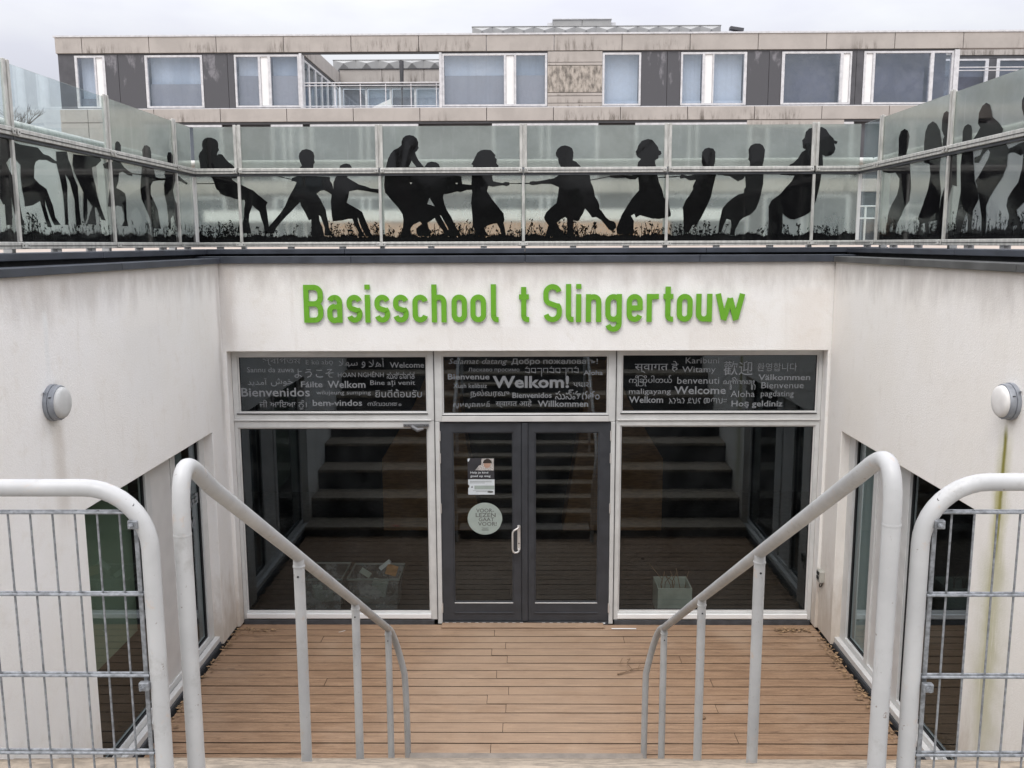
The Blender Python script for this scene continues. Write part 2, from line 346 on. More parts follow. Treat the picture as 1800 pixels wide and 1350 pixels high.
class MB:
    def __init__(s): s.v = []; s.f = []
    def box(s, x0, x1, y0, y1, z0, z1):
        i = len(s.v)
        s.v += [(x, y, z) for z in (z0, z1) for y in (y0, y1) for x in (x0, x1)]
        s.f += [(i, i + 2, i + 3, i + 1), (i + 4, i + 5, i + 7, i + 6), (i, i + 1, i + 5, i + 4), (i + 2, i + 6, i + 7, i + 3), (i, i + 4, i + 6, i + 2), (i + 1, i + 3, i + 7, i + 5)]
        return s
    def obox(s, c, half, rot):
        i = len(s.v); m = rot
        for z in (-1, 1):
            for y in (-1, 1):
                for x in (-1, 1):
                    s.v.append(tuple(Vector(c) + m @ Vector((x * half[0], y * half[1], z * half[2]))))
        s.f += [(i, i + 2, i + 3, i + 1), (i + 4, i + 5, i + 7, i + 6), (i, i + 1, i + 5, i + 4), (i + 2, i + 6, i + 7, i + 3), (i, i + 4, i + 6, i + 2), (i + 1, i + 3, i + 7, i + 5)]
        return s
    def prism(s, pts, a0, a1, plane='XZ', holes=()):
        """flat polygon pts (p, q) extruded from a0 to a1 along the third axis"""
        loops = [list(pts)] + [list(h) for h in holes]
        def P(p, q, a):
            return {'XZ': (p, a, q), 'YZ': (a, p, q), 'XY': (p, q, a)}[plane]
        flat = [c for l in loops for c in l]; n = len(flat); i = len(s.v)
        s.v += [P(p, q, a0) for p, q in flat] + [P(p, q, a1) for p, q in flat]
        tris = tessellate_polygon([[Vector((p, q, 0)) for p, q in l] for l in loops])
        for t in tris:
            s.f.append((i + t[0], i + t[1], i + t[2])); s.f.append((i + n + t[2], i + n + t[1], i + n + t[0]))
        k = 0
        for l in loops:
            m = len(l)
            for j in range(m):
                a, b = k + j, k + (j + 1) % m
                s.f.append((i + a, i + b, i + n + b, i + n + a))
            k += m
        return s
    def flat(s, pts, a, plane='XZ', holes=()):
        loops = [list(pts)] + [list(h) for h in holes]
        flat = [c for l in loops for c in l]; i = len(s.v)
        for p, q in flat: s.v.append({'XZ': (p, a, q), 'YZ': (a, p, q), 'XY': (p, q, a)}[plane])
        for t in tessellate_polygon([[Vector((p, q, 0)) for p, q in l] for l in loops]): s.f.append(tuple(i + k for k in t))
        return s
    def tube(s, pts, r, n=16, cap=True):
        pts = [Vector(p) for p in pts]; rr = r if isinstance(r, (list, tuple)) else [r] * len(pts)
        rings = []; prev = None
        for k, p in enumerate(pts):
            if k == 0: t = pts[1] - p
            elif k == len(pts) - 1: t = p - pts[k - 1]
            else: t = (pts[k + 1] - p).normalized() + (p - pts[k - 1]).normalized()
            t.normalize()
            if prev is None:
                a = Vector((0, 0, 1)) if abs(t.z) < 0.9 else Vector((0, 1, 0))
                e = t.cross(a).normalized()
            else:
                e = (prev - t * prev.dot(t)).normalized()
            prev = e; b = t.cross(e)
            i = len(s.v)
            for q in range(n):
                an = 2 * math.pi * q / n
                s.v.append(tuple(p + (e * math.cos(an) + b * math.sin(an)) * rr[k]))
            rings.append(i)
        for a, b in zip(rings, rings[1:]):
            for q in range(n):
                s.f.append((a + q, a + (q + 1) % n, b + (q + 1) % n, b + q))
        if cap:
            s.f.append(tuple(range(rings[0] + n - 1, rings[0] - 1, -1)))
            s.f.append(tuple(range(rings[-1], rings[-1] + n)))
        return s
    def lathe(s, prof, c, axis, n=40):
        """prof: (radius, height along axis) list; axis a unit vector"""
        ax = Vector(axis).normalized(); e = ax.orthogonal().normalized(); b = ax.cross(e); rings = []
        for (r, h) in prof:
            i = len(s.v); rings.append(i)
            for q in range(n):
                an = 2 * math.pi * q / n
                s.v.append(tuple(Vector(c) + ax * h + (e * math.cos(an) + b * math.sin(an)) * max(r, 1e-4)))
        for a, d in zip(rings, rings[1:]):
            for q in range(n):
                s.f.append((a + q, a + (q + 1) % n, d + (q + 1) % n, d + q))
        s.f.append(tuple(range(rings[-1], rings[-1] + n)))
        return s
    def build(s, name, mat, parent=None, bevel=0.0, smooth=False, **tags):
        o_loc = world_loc(parent) if parent else Vector((0, 0, 0))
        base = Vector((0, 0, 0))
        if parent is None and s.v:
            base = Vector((sum(v[0] for v in s.v) / len(s.v), sum(v[1] for v in s.v) / len(s.v), min(v[2] for v in s.v)))
        sh = o_loc + base
        me = bpy.data.meshes.new(name)
        me.from_pydata([tuple(Vector(v) - sh) for v in s.v], [], s.f)
        if bevel or True:
            bm = bmesh.new(); bm.from_mesh(me)
            bmesh.ops.recalc_face_normals(bm, faces=bm.faces)
            if bevel:
                eds = [e for e in bm.edges if len(e.link_faces) == 2 and e.calc_face_angle(0) > 0.6]
                bmesh.ops.bevel(bm, geom=eds, offset=bevel, segments=2, affect='EDGES', profile=0.5, clamp_overlap=True)
            bm.to_mesh(me); bm.free()
        if smooth:
            me.polygons.foreach_set('use_smooth', [True] * len(me.polygons))
            me.set_sharp_from_angle(angle=math.radians(38))
        me.materials.append(mat)
        o = bpy.data.objects.new(name, me); COL.objects.link(o)
        if parent: o.parent = parent
        else: o.location = base
        for k, v in tags.items(): o[k] = v
        return o

def thing(name, label, cat, loc=(0, 0, 0), group=None):
    o = bpy.data.objects.new(name, None); COL.objects.link(o)
    o.empty_display_size = 0.2
    o.location = loc; o['label'] = label; o['category'] = cat
    if group: o['group'] = group
    return o

def instance(src, parent, delta):
    c = src.copy(); COL.objects.link(c); c.parent = parent; c.location = src.location + Vector(delta); return c

def frame(name, x0, x1, z0, z1, w, y0, y1, mat, parent, plane='XZ', bevel=0.004, wb=None, wt=None):
    """rectangular frame, one mesh"""
    wb = w if wb is None else wb; wt = w if wt is None else wt
    return MB().prism([(x0, z0), (x1, z0), (x1, z1), (x0, z1)], y0, y1, plane, [[(x0 + w, z0 + wb), (x1 - w, z0 + wb), (x1 - w, z1 - wt), (x0 + w, z1 - wt)]]).build(name, mat, parent, bevel)

DEFAULT_FONT_CACHE = {}
def text_mesh(body, x0, x1, z0, z1, bold=0, thick=0.0):
    cu = bpy.data.curves.new('lettering', 'FONT'); cu.body = body; cu.resolution_u = 2; cu.size = 1.0
    if bold: cu.offset = {1: 0.014, 3: 0.028}.get(bold, 0)
    if bold == 2: cu.shear = 0.25
    cu.fill_mode = 'FRONT'
    o = bpy.data.objects.new('lettering', cu); COL.objects.link(o)
    bpy.context.view_layer.update()
    dg = bpy.context.evaluated_depsgraph_get()
    me = bpy.data.meshes.new_from_object(o.evaluated_get(dg))
    bpy.data.objects.remove(o); bpy.data.curves.remove(cu)
    if not me.vertices: return None, None
    xs = [v.co.x for v in me.vertices]; ys = [v.co.y for v in me.vertices]
    ax, bx, ay, by = min(xs), max(xs), min(ys), max(ys)
    pts = [(x0 + (v.co.x - ax) / max(bx - ax, 1e-6) * (x1 - x0), z0 + (v.co.y - ay) / max(by - ay, 1e-6) * (z1 - z0)) for v in me.vertices]
    faces = [tuple(p.vertices) for p in me.polygons]
    bpy.data.meshes.remove(me)
    return pts, faces

def put_text(name, body, x0, x1, z0, z1, y, mat, parent, bold=0, plane='XZ', mirror=False):
    pts, faces = text_mesh(body, x0, x1, z0, z1, bold)
    if not pts: return None
    mb = MB()
    for p, q in pts:
        if mirror: p = x0 + x1 - p
        mb.v.append((p, y, q) if plane == 'XZ' else (y, p, q))
    mb.f = faces
    return mb.build(name, mat, parent)
# ------------------------------------------------------------------ traced print and lettering data (metres)
SIL_F = [
    [-3.142,4.617,-3.142,4.653,-3.148,4.694,-3.15,4.735,-3.138,4.766,-3.119,4.786,-3.107,4.806,-3.113,4.837,-3.107,4.872,-3.087,4.898,-3.055,4.91,-3.018,4.909,-2.982,4.895,-2.962,4.877,-2.953,4.851,-2.954,4.826,-2.957,4.814,-2.948,4.79,-2.959,4.78,-2.966,4.765,-2.963,4.753,-2.932,4.752,-2.916,4.746,-2.887,4.703,-2.857,4.673,-2.822,4.647,-2.802,4.619,-2.762,4.57,-2.786,4.524,-2.842,4.517,-2.847,4.555,-2.892,4.609,-2.834,4.508,-2.793,4.477,-2.731,4.451,-2.669,4.42,-2.633,4.405,-2.587,4.363,-2.547,4.332,-2.496,4.288,-2.513,4.259,-2.502,4.155,-2.495,4.062,-2.498,3.989,-2.541,3.989,-2.543,4.062,-2.566,4.135,-2.582,4.203,-2.615,4.229,-2.647,4.26,-2.681,4.177,-2.689,4.115,-2.681,4.052,-2.668,3.989,-2.796,3.99,-2.804,4.042,-2.781,4.084,-2.748,4.094,-2.735,4.156,-2.731,4.229,-2.718,4.286,-2.722,4.312,-2.785,4.32,-2.822,4.325,-2.858,4.341,-2.905,4.349,-2.957,4.375,-2.974,4.406,-2.989,4.411,-3.001,4.437,-3.014,4.489,-3.033,4.525,-3.084,4.571],
    [-2.171,4.618,-2.144,4.639,-2.163,4.68,-2.172,4.721,-2.165,4.756,-2.138,4.787,-2.096,4.797,-2.054,4.786,-2.029,4.766,-2.019,4.73,-2.024,4.694,-2.016,4.669,-2.03,4.654,-2.034,4.616,-2.0,4.536,-1.874,4.53,-1.875,4.494,-1.855,4.463,-1.846,4.422,-1.859,4.36,-1.9,4.386,-1.937,4.404,-1.974,4.397,-2.012,4.371,-1.976,4.319,-1.947,4.257,-1.927,4.221,-1.919,4.153,-1.905,4.091,-1.899,4.039,-1.887,4.007,-1.862,3.965,-1.947,3.966,-1.942,4.039,-1.963,4.101,-1.977,4.148,-1.995,4.164,-1.99,4.102,-1.965,4.049,-1.952,3.971,-2.085,3.966,-2.071,4.05,-2.074,4.123,-2.095,4.112,-2.129,4.185,-2.169,4.258,-2.176,4.291,-2.211,4.258,-2.266,4.201,-2.322,4.15,-2.377,4.093,-2.422,4.041,-2.445,3.988,-2.498,3.989,-2.496,4.051,-2.429,4.124,-2.373,4.186,-2.328,4.248,-2.293,4.321,-2.265,4.372,-2.231,4.424,-2.202,4.48,-2.223,4.49,-2.255,4.494,-2.248,4.521,-2.2,4.537,-2.182,4.588],
    [-1.779,4.615,-1.771,4.637,-1.744,4.652,-1.707,4.657,-1.676,4.649,-1.659,4.626,-1.656,4.611,-1.694,4.575,-1.706,4.524,-1.654,4.493,-1.592,4.457,-1.53,4.441,-1.478,4.42,-1.383,4.41,-1.379,4.369,-1.447,4.379,-1.531,4.395,-1.615,4.406,-1.689,4.392,-1.701,4.339,-1.719,4.282,-1.662,4.251,-1.61,4.22,-1.568,4.193,-1.549,4.141,-1.519,4.069,-1.489,3.985,-1.458,3.954,-1.533,3.954,-1.563,4.006,-1.588,4.064,-1.603,4.111,-1.614,4.142,-1.608,4.09,-1.584,4.027,-1.543,3.954,-1.618,3.954,-1.611,3.996,-1.646,4.069,-1.666,4.126,-1.708,4.126,-1.772,4.111,-1.862,4.103,-1.87,4.174,-1.874,4.288,-1.864,4.36,-1.844,4.422,-1.842,4.473,-1.822,4.52,-1.789,4.576],
    [-1.324,4.619,-1.314,4.66,-1.299,4.705,-1.275,4.749,-1.246,4.781,-1.2,4.803,-1.167,4.83,-1.166,4.865,-1.152,4.897,-1.123,4.919,-1.091,4.925,-1.05,4.917,-1.018,4.892,-1.005,4.856,-1.006,4.82,-1.0,4.802,-1.011,4.784,-1.025,4.771,-1.036,4.762,-1.03,4.735,-1.008,4.69,-0.981,4.654,-0.95,4.618,-0.935,4.64,-0.916,4.663,-0.879,4.673,-0.833,4.665,-0.806,4.644,-0.797,4.617,-0.724,4.567,-0.59,4.53,-0.582,4.458,-0.54,4.453,-0.489,4.448,-0.485,4.403,-0.541,4.399,-0.597,4.381,-0.634,4.386,-0.708,4.368,-0.764,4.359,-0.772,4.332,-0.756,4.259,-0.734,4.204,-0.693,4.14,-0.656,4.057,-0.629,4.011,-0.602,3.955,-0.751,3.956,-0.778,4.011,-0.824,4.067,-0.856,4.131,-0.927,4.085,-0.918,4.03,-0.891,3.956,-1.027,3.957,-1.04,4.003,-1.04,4.031,-0.983,4.076,-1.001,4.099,-1.067,4.068,-1.091,4.04,-1.096,4.022,-1.088,3.957,-1.214,3.958,-1.176,4.004,-1.17,4.05,-1.164,4.114,-1.172,4.169,-1.213,4.233,-1.258,4.283,-1.294,4.325,-1.321,4.361,-1.339,4.379,-1.347,4.443,-1.34,4.534],
    [-0.478,4.616,-0.473,4.638,-0.49,4.647,-0.473,4.674,-0.454,4.71,-0.431,4.755,-0.398,4.777,-0.361,4.783,-0.302,4.779,-0.279,4.758,-0.256,4.731,-0.261,4.709,-0.242,4.691,-0.247,4.655,-0.224,4.628,-0.234,4.615,-0.29,4.529,-0.281,4.484,-0.244,4.475,-0.188,4.465,-0.16,4.476,-0.123,4.472,-0.119,4.447,-0.147,4.435,-0.184,4.443,-0.235,4.438,-0.281,4.429,-0.327,4.439,-0.341,4.389,-0.305,4.33,-0.263,4.275,-0.217,4.22,-0.18,4.174,-0.17,4.11,-0.181,4.083,-0.167,4.027,-0.158,3.954,-0.2,3.954,-0.218,4.028,-0.246,4.078,-0.283,4.074,-0.339,4.056,-0.368,4.033,-0.358,4.001,-0.321,3.954,-0.452,3.955,-0.47,4.029,-0.481,4.038,-0.487,4.166,-0.497,4.276,-0.485,4.376,-0.494,4.439,-0.488,4.525,-0.483,4.575],
    [0.38,4.618,0.357,4.657,0.352,4.702,0.333,4.72,0.33,4.751,0.347,4.787,0.379,4.812,0.42,4.82,0.461,4.809,0.489,4.791,0.501,4.755,0.499,4.715,0.495,4.679,0.527,4.665,0.559,4.634,0.576,4.616,0.662,4.534,0.671,4.471,0.69,4.435,0.704,4.389,0.714,4.335,0.738,4.298,0.757,4.253,0.759,4.216,0.781,4.193,0.823,4.134,0.861,4.102,0.903,4.092,0.922,4.069,0.927,4.033,0.89,3.996,0.853,4.015,0.815,4.065,0.777,4.107,0.726,4.136,0.689,4.13,0.646,4.189,0.618,4.219,0.6,4.171,0.582,4.144,0.563,4.107,0.55,4.096,0.503,4.103,0.504,4.025,0.518,3.947,0.425,3.947,0.448,3.998,0.445,4.071,0.442,4.122,0.424,4.135,0.387,4.117,0.345,4.081,0.354,4.062,0.369,4.026,0.406,3.998,0.411,3.947,0.229,3.948,0.248,4.017,0.261,4.058,0.224,4.109,0.218,4.136,0.238,4.182,0.284,4.227,0.34,4.273,0.353,4.345,0.362,4.422,0.311,4.445,0.283,4.454,0.191,4.455,0.136,4.446,0.099,4.444,0.069,4.455,0.08,4.478,0.108,4.482,0.154,4.48,0.237,4.495,0.311,4.508,0.357,4.535,0.375,4.58],
    [1.125,4.622,1.129,4.658,1.147,4.676,1.156,4.689,1.124,4.707,1.11,4.73,1.105,4.761,1.118,4.779,1.131,4.819,1.162,4.859,1.222,4.877,1.263,4.868,1.291,4.836,1.319,4.8,1.329,4.769,1.348,4.76,1.356,4.738,1.339,4.722,1.326,4.72,1.326,4.693,1.294,4.675,1.295,4.648,1.303,4.621,1.32,4.531,1.336,4.468,1.365,4.405,1.39,4.314,1.431,4.314,1.443,4.223,1.458,4.168,1.458,4.141,1.426,4.132,1.352,4.114,1.278,4.118,1.157,4.151,1.116,4.128,1.101,4.165,1.069,4.147,1.098,4.096,1.096,4.032,1.095,3.968,0.937,3.968,0.927,4.024,0.958,4.106,0.981,4.161,1.026,4.233,1.071,4.306,1.116,4.36,1.142,4.387,1.142,4.442,1.132,4.514,1.105,4.494,1.049,4.496,1.012,4.51,0.92,4.506,0.855,4.515,0.855,4.533,0.975,4.537,1.067,4.532,1.127,4.559],
    [1.755,4.626,1.745,4.658,1.748,4.749,1.773,4.783,1.808,4.792,1.854,4.783,1.875,4.749,1.876,4.658,1.865,4.626,1.891,4.544,1.875,4.475,1.86,4.407,1.845,4.327,1.818,4.258,1.785,4.189,1.757,4.131,1.718,4.062,1.671,4.05,1.638,3.981,1.591,3.981,1.584,4.085,1.576,4.201,1.573,4.224,1.6,4.293,1.634,4.339,1.668,4.396,1.667,4.431,1.694,4.488,1.636,4.482,1.589,4.505,1.542,4.5,1.533,4.523,1.553,4.54,1.612,4.528,1.658,4.533,1.704,4.545,1.75,4.579],
    [2.214,4.628,2.212,4.662,2.194,4.679,2.201,4.707,2.195,4.77,2.213,4.809,2.253,4.829,2.299,4.829,2.334,4.809,2.353,4.769,2.35,4.712,2.343,4.656,2.336,4.627,2.347,4.542,2.348,4.451,2.334,4.371,2.314,4.279,2.287,4.21,2.254,4.17,2.225,4.147,2.173,4.127,2.133,4.095,2.117,4.06,2.095,4.014,2.085,3.956,2.038,3.956,2.053,4.049,2.045,4.101,2.004,4.113,1.976,4.049,1.955,3.979,1.926,3.98,1.934,4.084,1.96,4.211,2.005,4.268,2.061,4.314,2.113,4.348,2.165,4.36,2.164,4.394,2.18,4.417,2.171,4.52,2.149,4.491,2.103,4.472,2.067,4.492,2.02,4.521,1.961,4.526,1.961,4.544,2.159,4.543,2.204,4.577],
    [2.597,4.627,2.631,4.643,2.675,4.688,2.708,4.745,2.747,4.769,2.717,4.784,2.713,4.835,2.708,4.858,2.73,4.88,2.739,4.936,2.773,4.968,2.836,4.975,2.893,4.98,2.934,4.958,2.965,4.913,3.008,4.873,3.014,4.856,3.05,4.843,3.039,4.822,3.016,4.825,3.032,4.777,3.02,4.738,2.993,4.715,2.941,4.704,2.911,4.721,2.919,4.63,2.908,4.54,2.896,4.425,2.868,4.288,2.837,4.196,2.798,4.162,2.758,4.139,2.701,4.116,2.666,4.104,2.619,4.11,2.571,4.139,2.549,4.163,2.552,4.082,2.549,3.954,2.414,3.955,2.414,4.117,2.409,4.232,2.436,4.29,2.516,4.347,2.571,4.415,2.621,4.467,2.648,4.524,2.578,4.527,2.554,4.541,2.587,4.586],
]
ROPE_F = [[-3.184,4.471,-3.005,4.472], [-2.379,4.537,-2.233,4.504], [-0.128,4.46,0.071,4.459], [-0.04,4.462,0.08,4.462], [0.667,4.489,0.86,4.524], [1.325,4.511,1.509,4.517], [1.344,4.512,1.542,4.523], [1.903,4.538,1.973,4.536], [2.508,4.536,2.578,4.533], [2.891,4.54,3.251,4.535]]
SIL_L = [
    [7.361,4.612,7.367,4.651,7.371,4.676,7.403,4.695,7.443,4.694,7.473,4.67,7.465,4.618,7.451,4.532,7.503,4.502,7.602,4.475,7.664,4.466,7.65,4.443,7.577,4.445,7.477,4.465,7.404,4.451,7.383,4.382,7.335,4.328,7.413,4.315,7.491,4.294,7.504,4.251,7.496,4.172,7.491,4.102,7.511,4.033,7.388,4.031,7.446,4.075,7.444,4.127,7.412,4.186,7.333,4.192,7.253,4.176,7.167,4.177,7.186,4.236,7.216,4.304,7.229,4.388,7.26,4.465,7.147,4.465,7.124,4.496,7.231,4.521,7.308,4.528,7.334,4.563],
    [7.889,4.614,7.89,4.677,7.935,4.716,7.994,4.726,8.056,4.712,8.074,4.677,8.07,4.621,8.114,4.523,8.141,4.469,8.213,4.465,8.365,4.475,8.362,4.456,8.161,4.44,8.075,4.427,8.021,4.387,8.009,4.312,8.082,4.25,8.145,4.187,8.157,4.111,8.192,4.022,7.999,4.023,7.965,4.106,7.885,4.187,7.807,4.265,7.796,4.337,7.822,4.429,7.859,4.521],
    [8.438,4.616,8.427,4.673,8.467,4.713,8.52,4.72,8.569,4.696,8.569,4.617,8.594,4.521,8.689,4.518,8.85,4.478,8.92,4.468,8.888,4.45,8.736,4.471,8.6,4.472,8.531,4.379,8.547,4.311,8.639,4.205,8.675,4.085,8.693,4.024,8.57,4.033,8.495,4.15,8.437,4.119,8.422,4.02,8.369,4.019,8.374,4.127,8.355,4.253,8.316,4.328,8.317,4.415,8.363,4.466,8.345,4.512],
    [5.738,4.549,5.955,4.519,6.181,4.522,6.245,4.486,6.315,4.482,6.399,4.456,6.428,4.452,6.426,4.437,6.352,4.438,6.282,4.45,6.182,4.443,6.138,4.426,6.117,4.397,6.101,4.318,6.157,4.287,6.251,4.256,6.279,4.207,6.32,4.143,6.338,4.07,6.405,4.02,6.315,4.018,6.278,4.061,6.233,4.14,6.218,4.183,6.218,4.139,6.249,4.06,6.283,4.003,6.225,4.002,6.193,4.066,6.168,4.13,6.153,4.172,6.052,4.14,5.958,4.129,5.958,4.17,5.941,4.232,5.935,4.313,5.947,4.389,5.877,4.431,5.826,4.423,5.784,4.389,5.814,4.345,5.856,4.294,5.884,4.235,5.896,4.188,5.904,4.12,5.919,4.052,5.939,4.01,5.861,4.009,5.834,4.077,5.813,4.144,5.807,4.184,5.804,4.123,5.792,4.008,5.724,4.006,5.725,4.086,5.726,4.133,5.708,4.132,5.678,4.171],
    [6.417,4.52,6.572,4.535,6.586,4.48,6.619,4.438,6.647,4.364,6.695,4.305,6.694,4.228,6.693,4.135,6.709,4.026,6.626,4.024,6.625,4.117,6.63,4.202,6.6,4.269,6.578,4.329,6.523,4.374,6.542,4.296,6.525,4.189,6.514,4.022,6.467,4.021,6.472,4.149,6.469,4.232,6.442,4.349,6.411,4.435],
    [6.657,4.525,7.086,4.541,7.1,4.518,7.002,4.469,6.939,4.456,6.939,4.4,6.978,4.315,6.993,4.243,7.043,4.155,7.103,4.067,7.03,4.073,6.963,4.161,6.936,4.16,6.941,4.079,6.942,4.03,6.794,4.035,6.86,4.125,6.902,4.166,6.823,4.219,6.817,4.123,6.801,4.075,6.76,4.035,6.744,4.089,6.771,4.263,6.708,4.337,6.654,4.402,6.636,4.447],
]
ROPE_L = [[7.653,4.463,7.85,4.467]]
SIL_R = [
    [8.209,4.626,8.212,4.702,8.223,4.781,8.189,4.832,8.109,4.845,8.038,4.82,7.999,4.767,8.018,4.682,8.048,4.614,7.958,4.547,7.919,4.414,7.906,4.326,7.923,4.229,8.009,4.178,8.08,4.103,8.154,4.037,8.183,3.947,8.226,3.947,8.242,4.05,8.286,4.057,8.314,3.948,8.388,3.949,8.372,4.041,8.363,4.122,8.295,4.212,8.191,4.287,8.152,4.363,8.157,4.43,8.25,4.487,8.395,4.492,8.533,4.514,8.551,4.533,8.229,4.536],
    [7.695,4.629,7.7,4.691,7.688,4.773,7.646,4.82,7.566,4.838,7.492,4.81,7.426,4.752,7.4,4.699,7.378,4.657,7.36,4.615,7.386,4.488,7.377,4.396,7.336,4.273,7.339,4.172,7.343,4.051,7.518,4.045,7.49,3.94,7.563,3.941,7.589,4.036,7.662,4.027,7.649,3.942,7.713,3.953,7.69,4.049,7.731,4.071,7.648,4.185,7.569,4.307,7.543,4.419,7.575,4.504,7.674,4.522],
    [7.365,4.675,7.338,4.692,7.391,4.748,7.397,4.828,7.377,4.875,7.33,4.885,7.276,4.861,7.232,4.787,7.2,4.599,7.111,4.542,7.074,4.297,7.15,4.312,7.193,4.236,7.215,4.167,7.233,4.068,7.26,3.948,7.374,3.949,7.355,4.051,7.336,4.152,7.321,4.232,7.27,4.309,7.24,4.406,7.219,4.483,7.347,4.574],
    [7.036,4.62,7.041,4.697,7.016,4.731,6.967,4.741,6.915,4.724,6.896,4.689,6.89,4.623,6.856,4.527,6.832,4.432,6.799,4.318,6.748,4.259,6.721,4.184,6.793,4.112,6.8,4.028,6.795,3.929,6.855,3.929,6.861,4.039,6.89,4.097,6.93,4.031,6.967,3.93,7.019,3.931,7.049,4.063,7.005,4.255,7.038,4.449,7.028,4.543],
    [6.87,4.621,6.826,4.648,6.775,4.693,6.814,4.725,6.81,4.797,6.77,4.841,6.716,4.856,6.658,4.834,6.627,4.781,6.609,4.743,6.522,4.697,6.454,4.645,6.459,4.619,6.395,4.534,6.336,4.477,6.367,4.462,6.365,4.393,6.413,4.319,6.507,4.245,6.57,4.186,6.607,4.133,6.595,4.051,6.586,3.932,6.651,3.932,6.66,4.052,6.714,4.183,6.762,4.288,6.791,4.317,6.727,4.368,6.629,4.46,6.608,4.503,6.639,4.528,6.708,4.494,6.757,4.444,6.825,4.45,6.831,4.487,6.746,4.498,6.715,4.541,6.815,4.578],
    [6.217,4.824,6.239,4.802,6.234,4.752,6.196,4.688,6.172,4.528,6.229,4.525,6.316,4.509,6.373,4.502,6.36,4.475,6.286,4.472,6.2,4.443,6.17,4.452,6.172,4.36,6.206,4.27,6.273,4.223,6.323,4.174,6.332,4.122,6.289,4.059,6.289,3.999,6.339,3.942,6.236,3.928,6.228,3.98,6.181,3.996,6.188,3.936,6.117,3.944,6.117,3.995,6.182,4.056,6.196,4.091,6.113,4.138,5.831,4.19,5.922,4.794],
]
ROPE_R = []
HOLES_B = [[(-0.904, 4.328), (-0.928, 4.268), (-0.854, 4.245)], [(-0.804, 4.158), (-0.795, 4.156), (-0.715, 4.013), (-0.727, 4.013)], [(-1.096, 4.474), (-1.07, 4.475), (-1.083, 4.456)], [(-0.644, 4.472), (-0.623, 4.465), (-0.631, 4.456), (-0.646, 4.458)], [(-1.1, 4.623), (-1.073, 4.682), (-1.051, 4.653), (-1.026, 4.622)]]
WORDS_L = [
    ('স্বাগতম', -2.578, -2.199, 2.689, 2.766, 0),
    ('E kú abọ', -2.148, -1.877, 2.688, 2.747, 0),
    ('أهلا', -1.522, -1.370, 2.675, 2.770, 0),
    ('و', -1.594, -1.556, 2.666, 2.729, 0),
    ('سهلا', -1.820, -1.633, 2.669, 2.753, 0),
    ('Welcome', -1.313, -0.972, 2.666, 2.722, 1),
    ('Sannu da zuwa', -2.737, -2.268, 2.623, 2.676, 0),
    ('ようこそ', -2.266, -1.874, 2.568, 2.657, 0),
    ('HOAN NGHÊNH', -1.832, -1.376, 2.573, 2.632, 0),
    ('ಸುಸ್ವಾಗತ', -1.346, -1.070, 2.554, 2.626, 0),
    ('خوش', -2.504, -2.285, 2.483, 2.562, 0),
    ('آمدید', -2.738, -2.542, 2.484, 2.562, 0),
    ('Fáilte', -2.204, -1.989, 2.471, 2.531, 1),
    ('Welkom', -1.938, -1.561, 2.464, 2.536, 1),
    ('Bine ați venit', -1.512, -1.065, 2.478, 2.541, 0),
    ('Bienvenidos', -2.806, -2.118, 2.378, 2.467, 1),
    ('wilujeung sumping', -2.054, -1.510, 2.386, 2.439, 0),
    ('ยินดีต้อนรับ', -1.464, -1.001, 2.369, 2.451, 0),
    ('ਜੀ ਆਇਆ ਨੂੰ।', -2.629, -2.155, 2.247, 2.343, 0),
    ('bem-vindos', -2.094, -1.599, 2.282, 2.345, 1),
    ('സ്വാഗതം', -1.545, -1.207, 2.282, 2.330, 0),
]
WORDS_C = [
    ('Selamat datang', -0.729, -0.147, 2.686, 2.758, 2),
    ('Добро пожаловать!', -0.106, 0.749, 2.688, 2.756, 1),
    ('Ласкаво просимо', -0.533, -0.027, 2.618, 2.664, 0),
    ('Aloha', 0.608, 0.799, 2.590, 2.638, 1),
    ('Bienvenue', -0.738, -0.324, 2.547, 2.605, 1),
    ('Welkom!', -0.293, 0.466, 2.460, 2.585, 3),
    ('પધારો', 0.508, 0.686, 2.470, 2.540, 0),
    ('Xush kelibsiz', -0.686, -0.351, 2.461, 2.508, 0),
    ('நல்வரவு', -0.515, -0.128, 2.358, 2.444, 0),
    ('Bienvenidos', -0.097, 0.294, 2.360, 2.415, 1),
    ('సుస్వాగతం', 0.329, 0.770, 2.344, 2.443, 0),
    ('សូមស្វាគមន៍', -0.688, -0.323, 2.256, 2.329, 0),
    ('स्वागत आहे', -0.265, 0.097, 2.260, 2.344, 0),
    ('Willkommen', 0.156, 0.657, 2.270, 2.333, 1),
    ('TIB', 0.028, 0.572, 2.591, 2.673, 0),
]
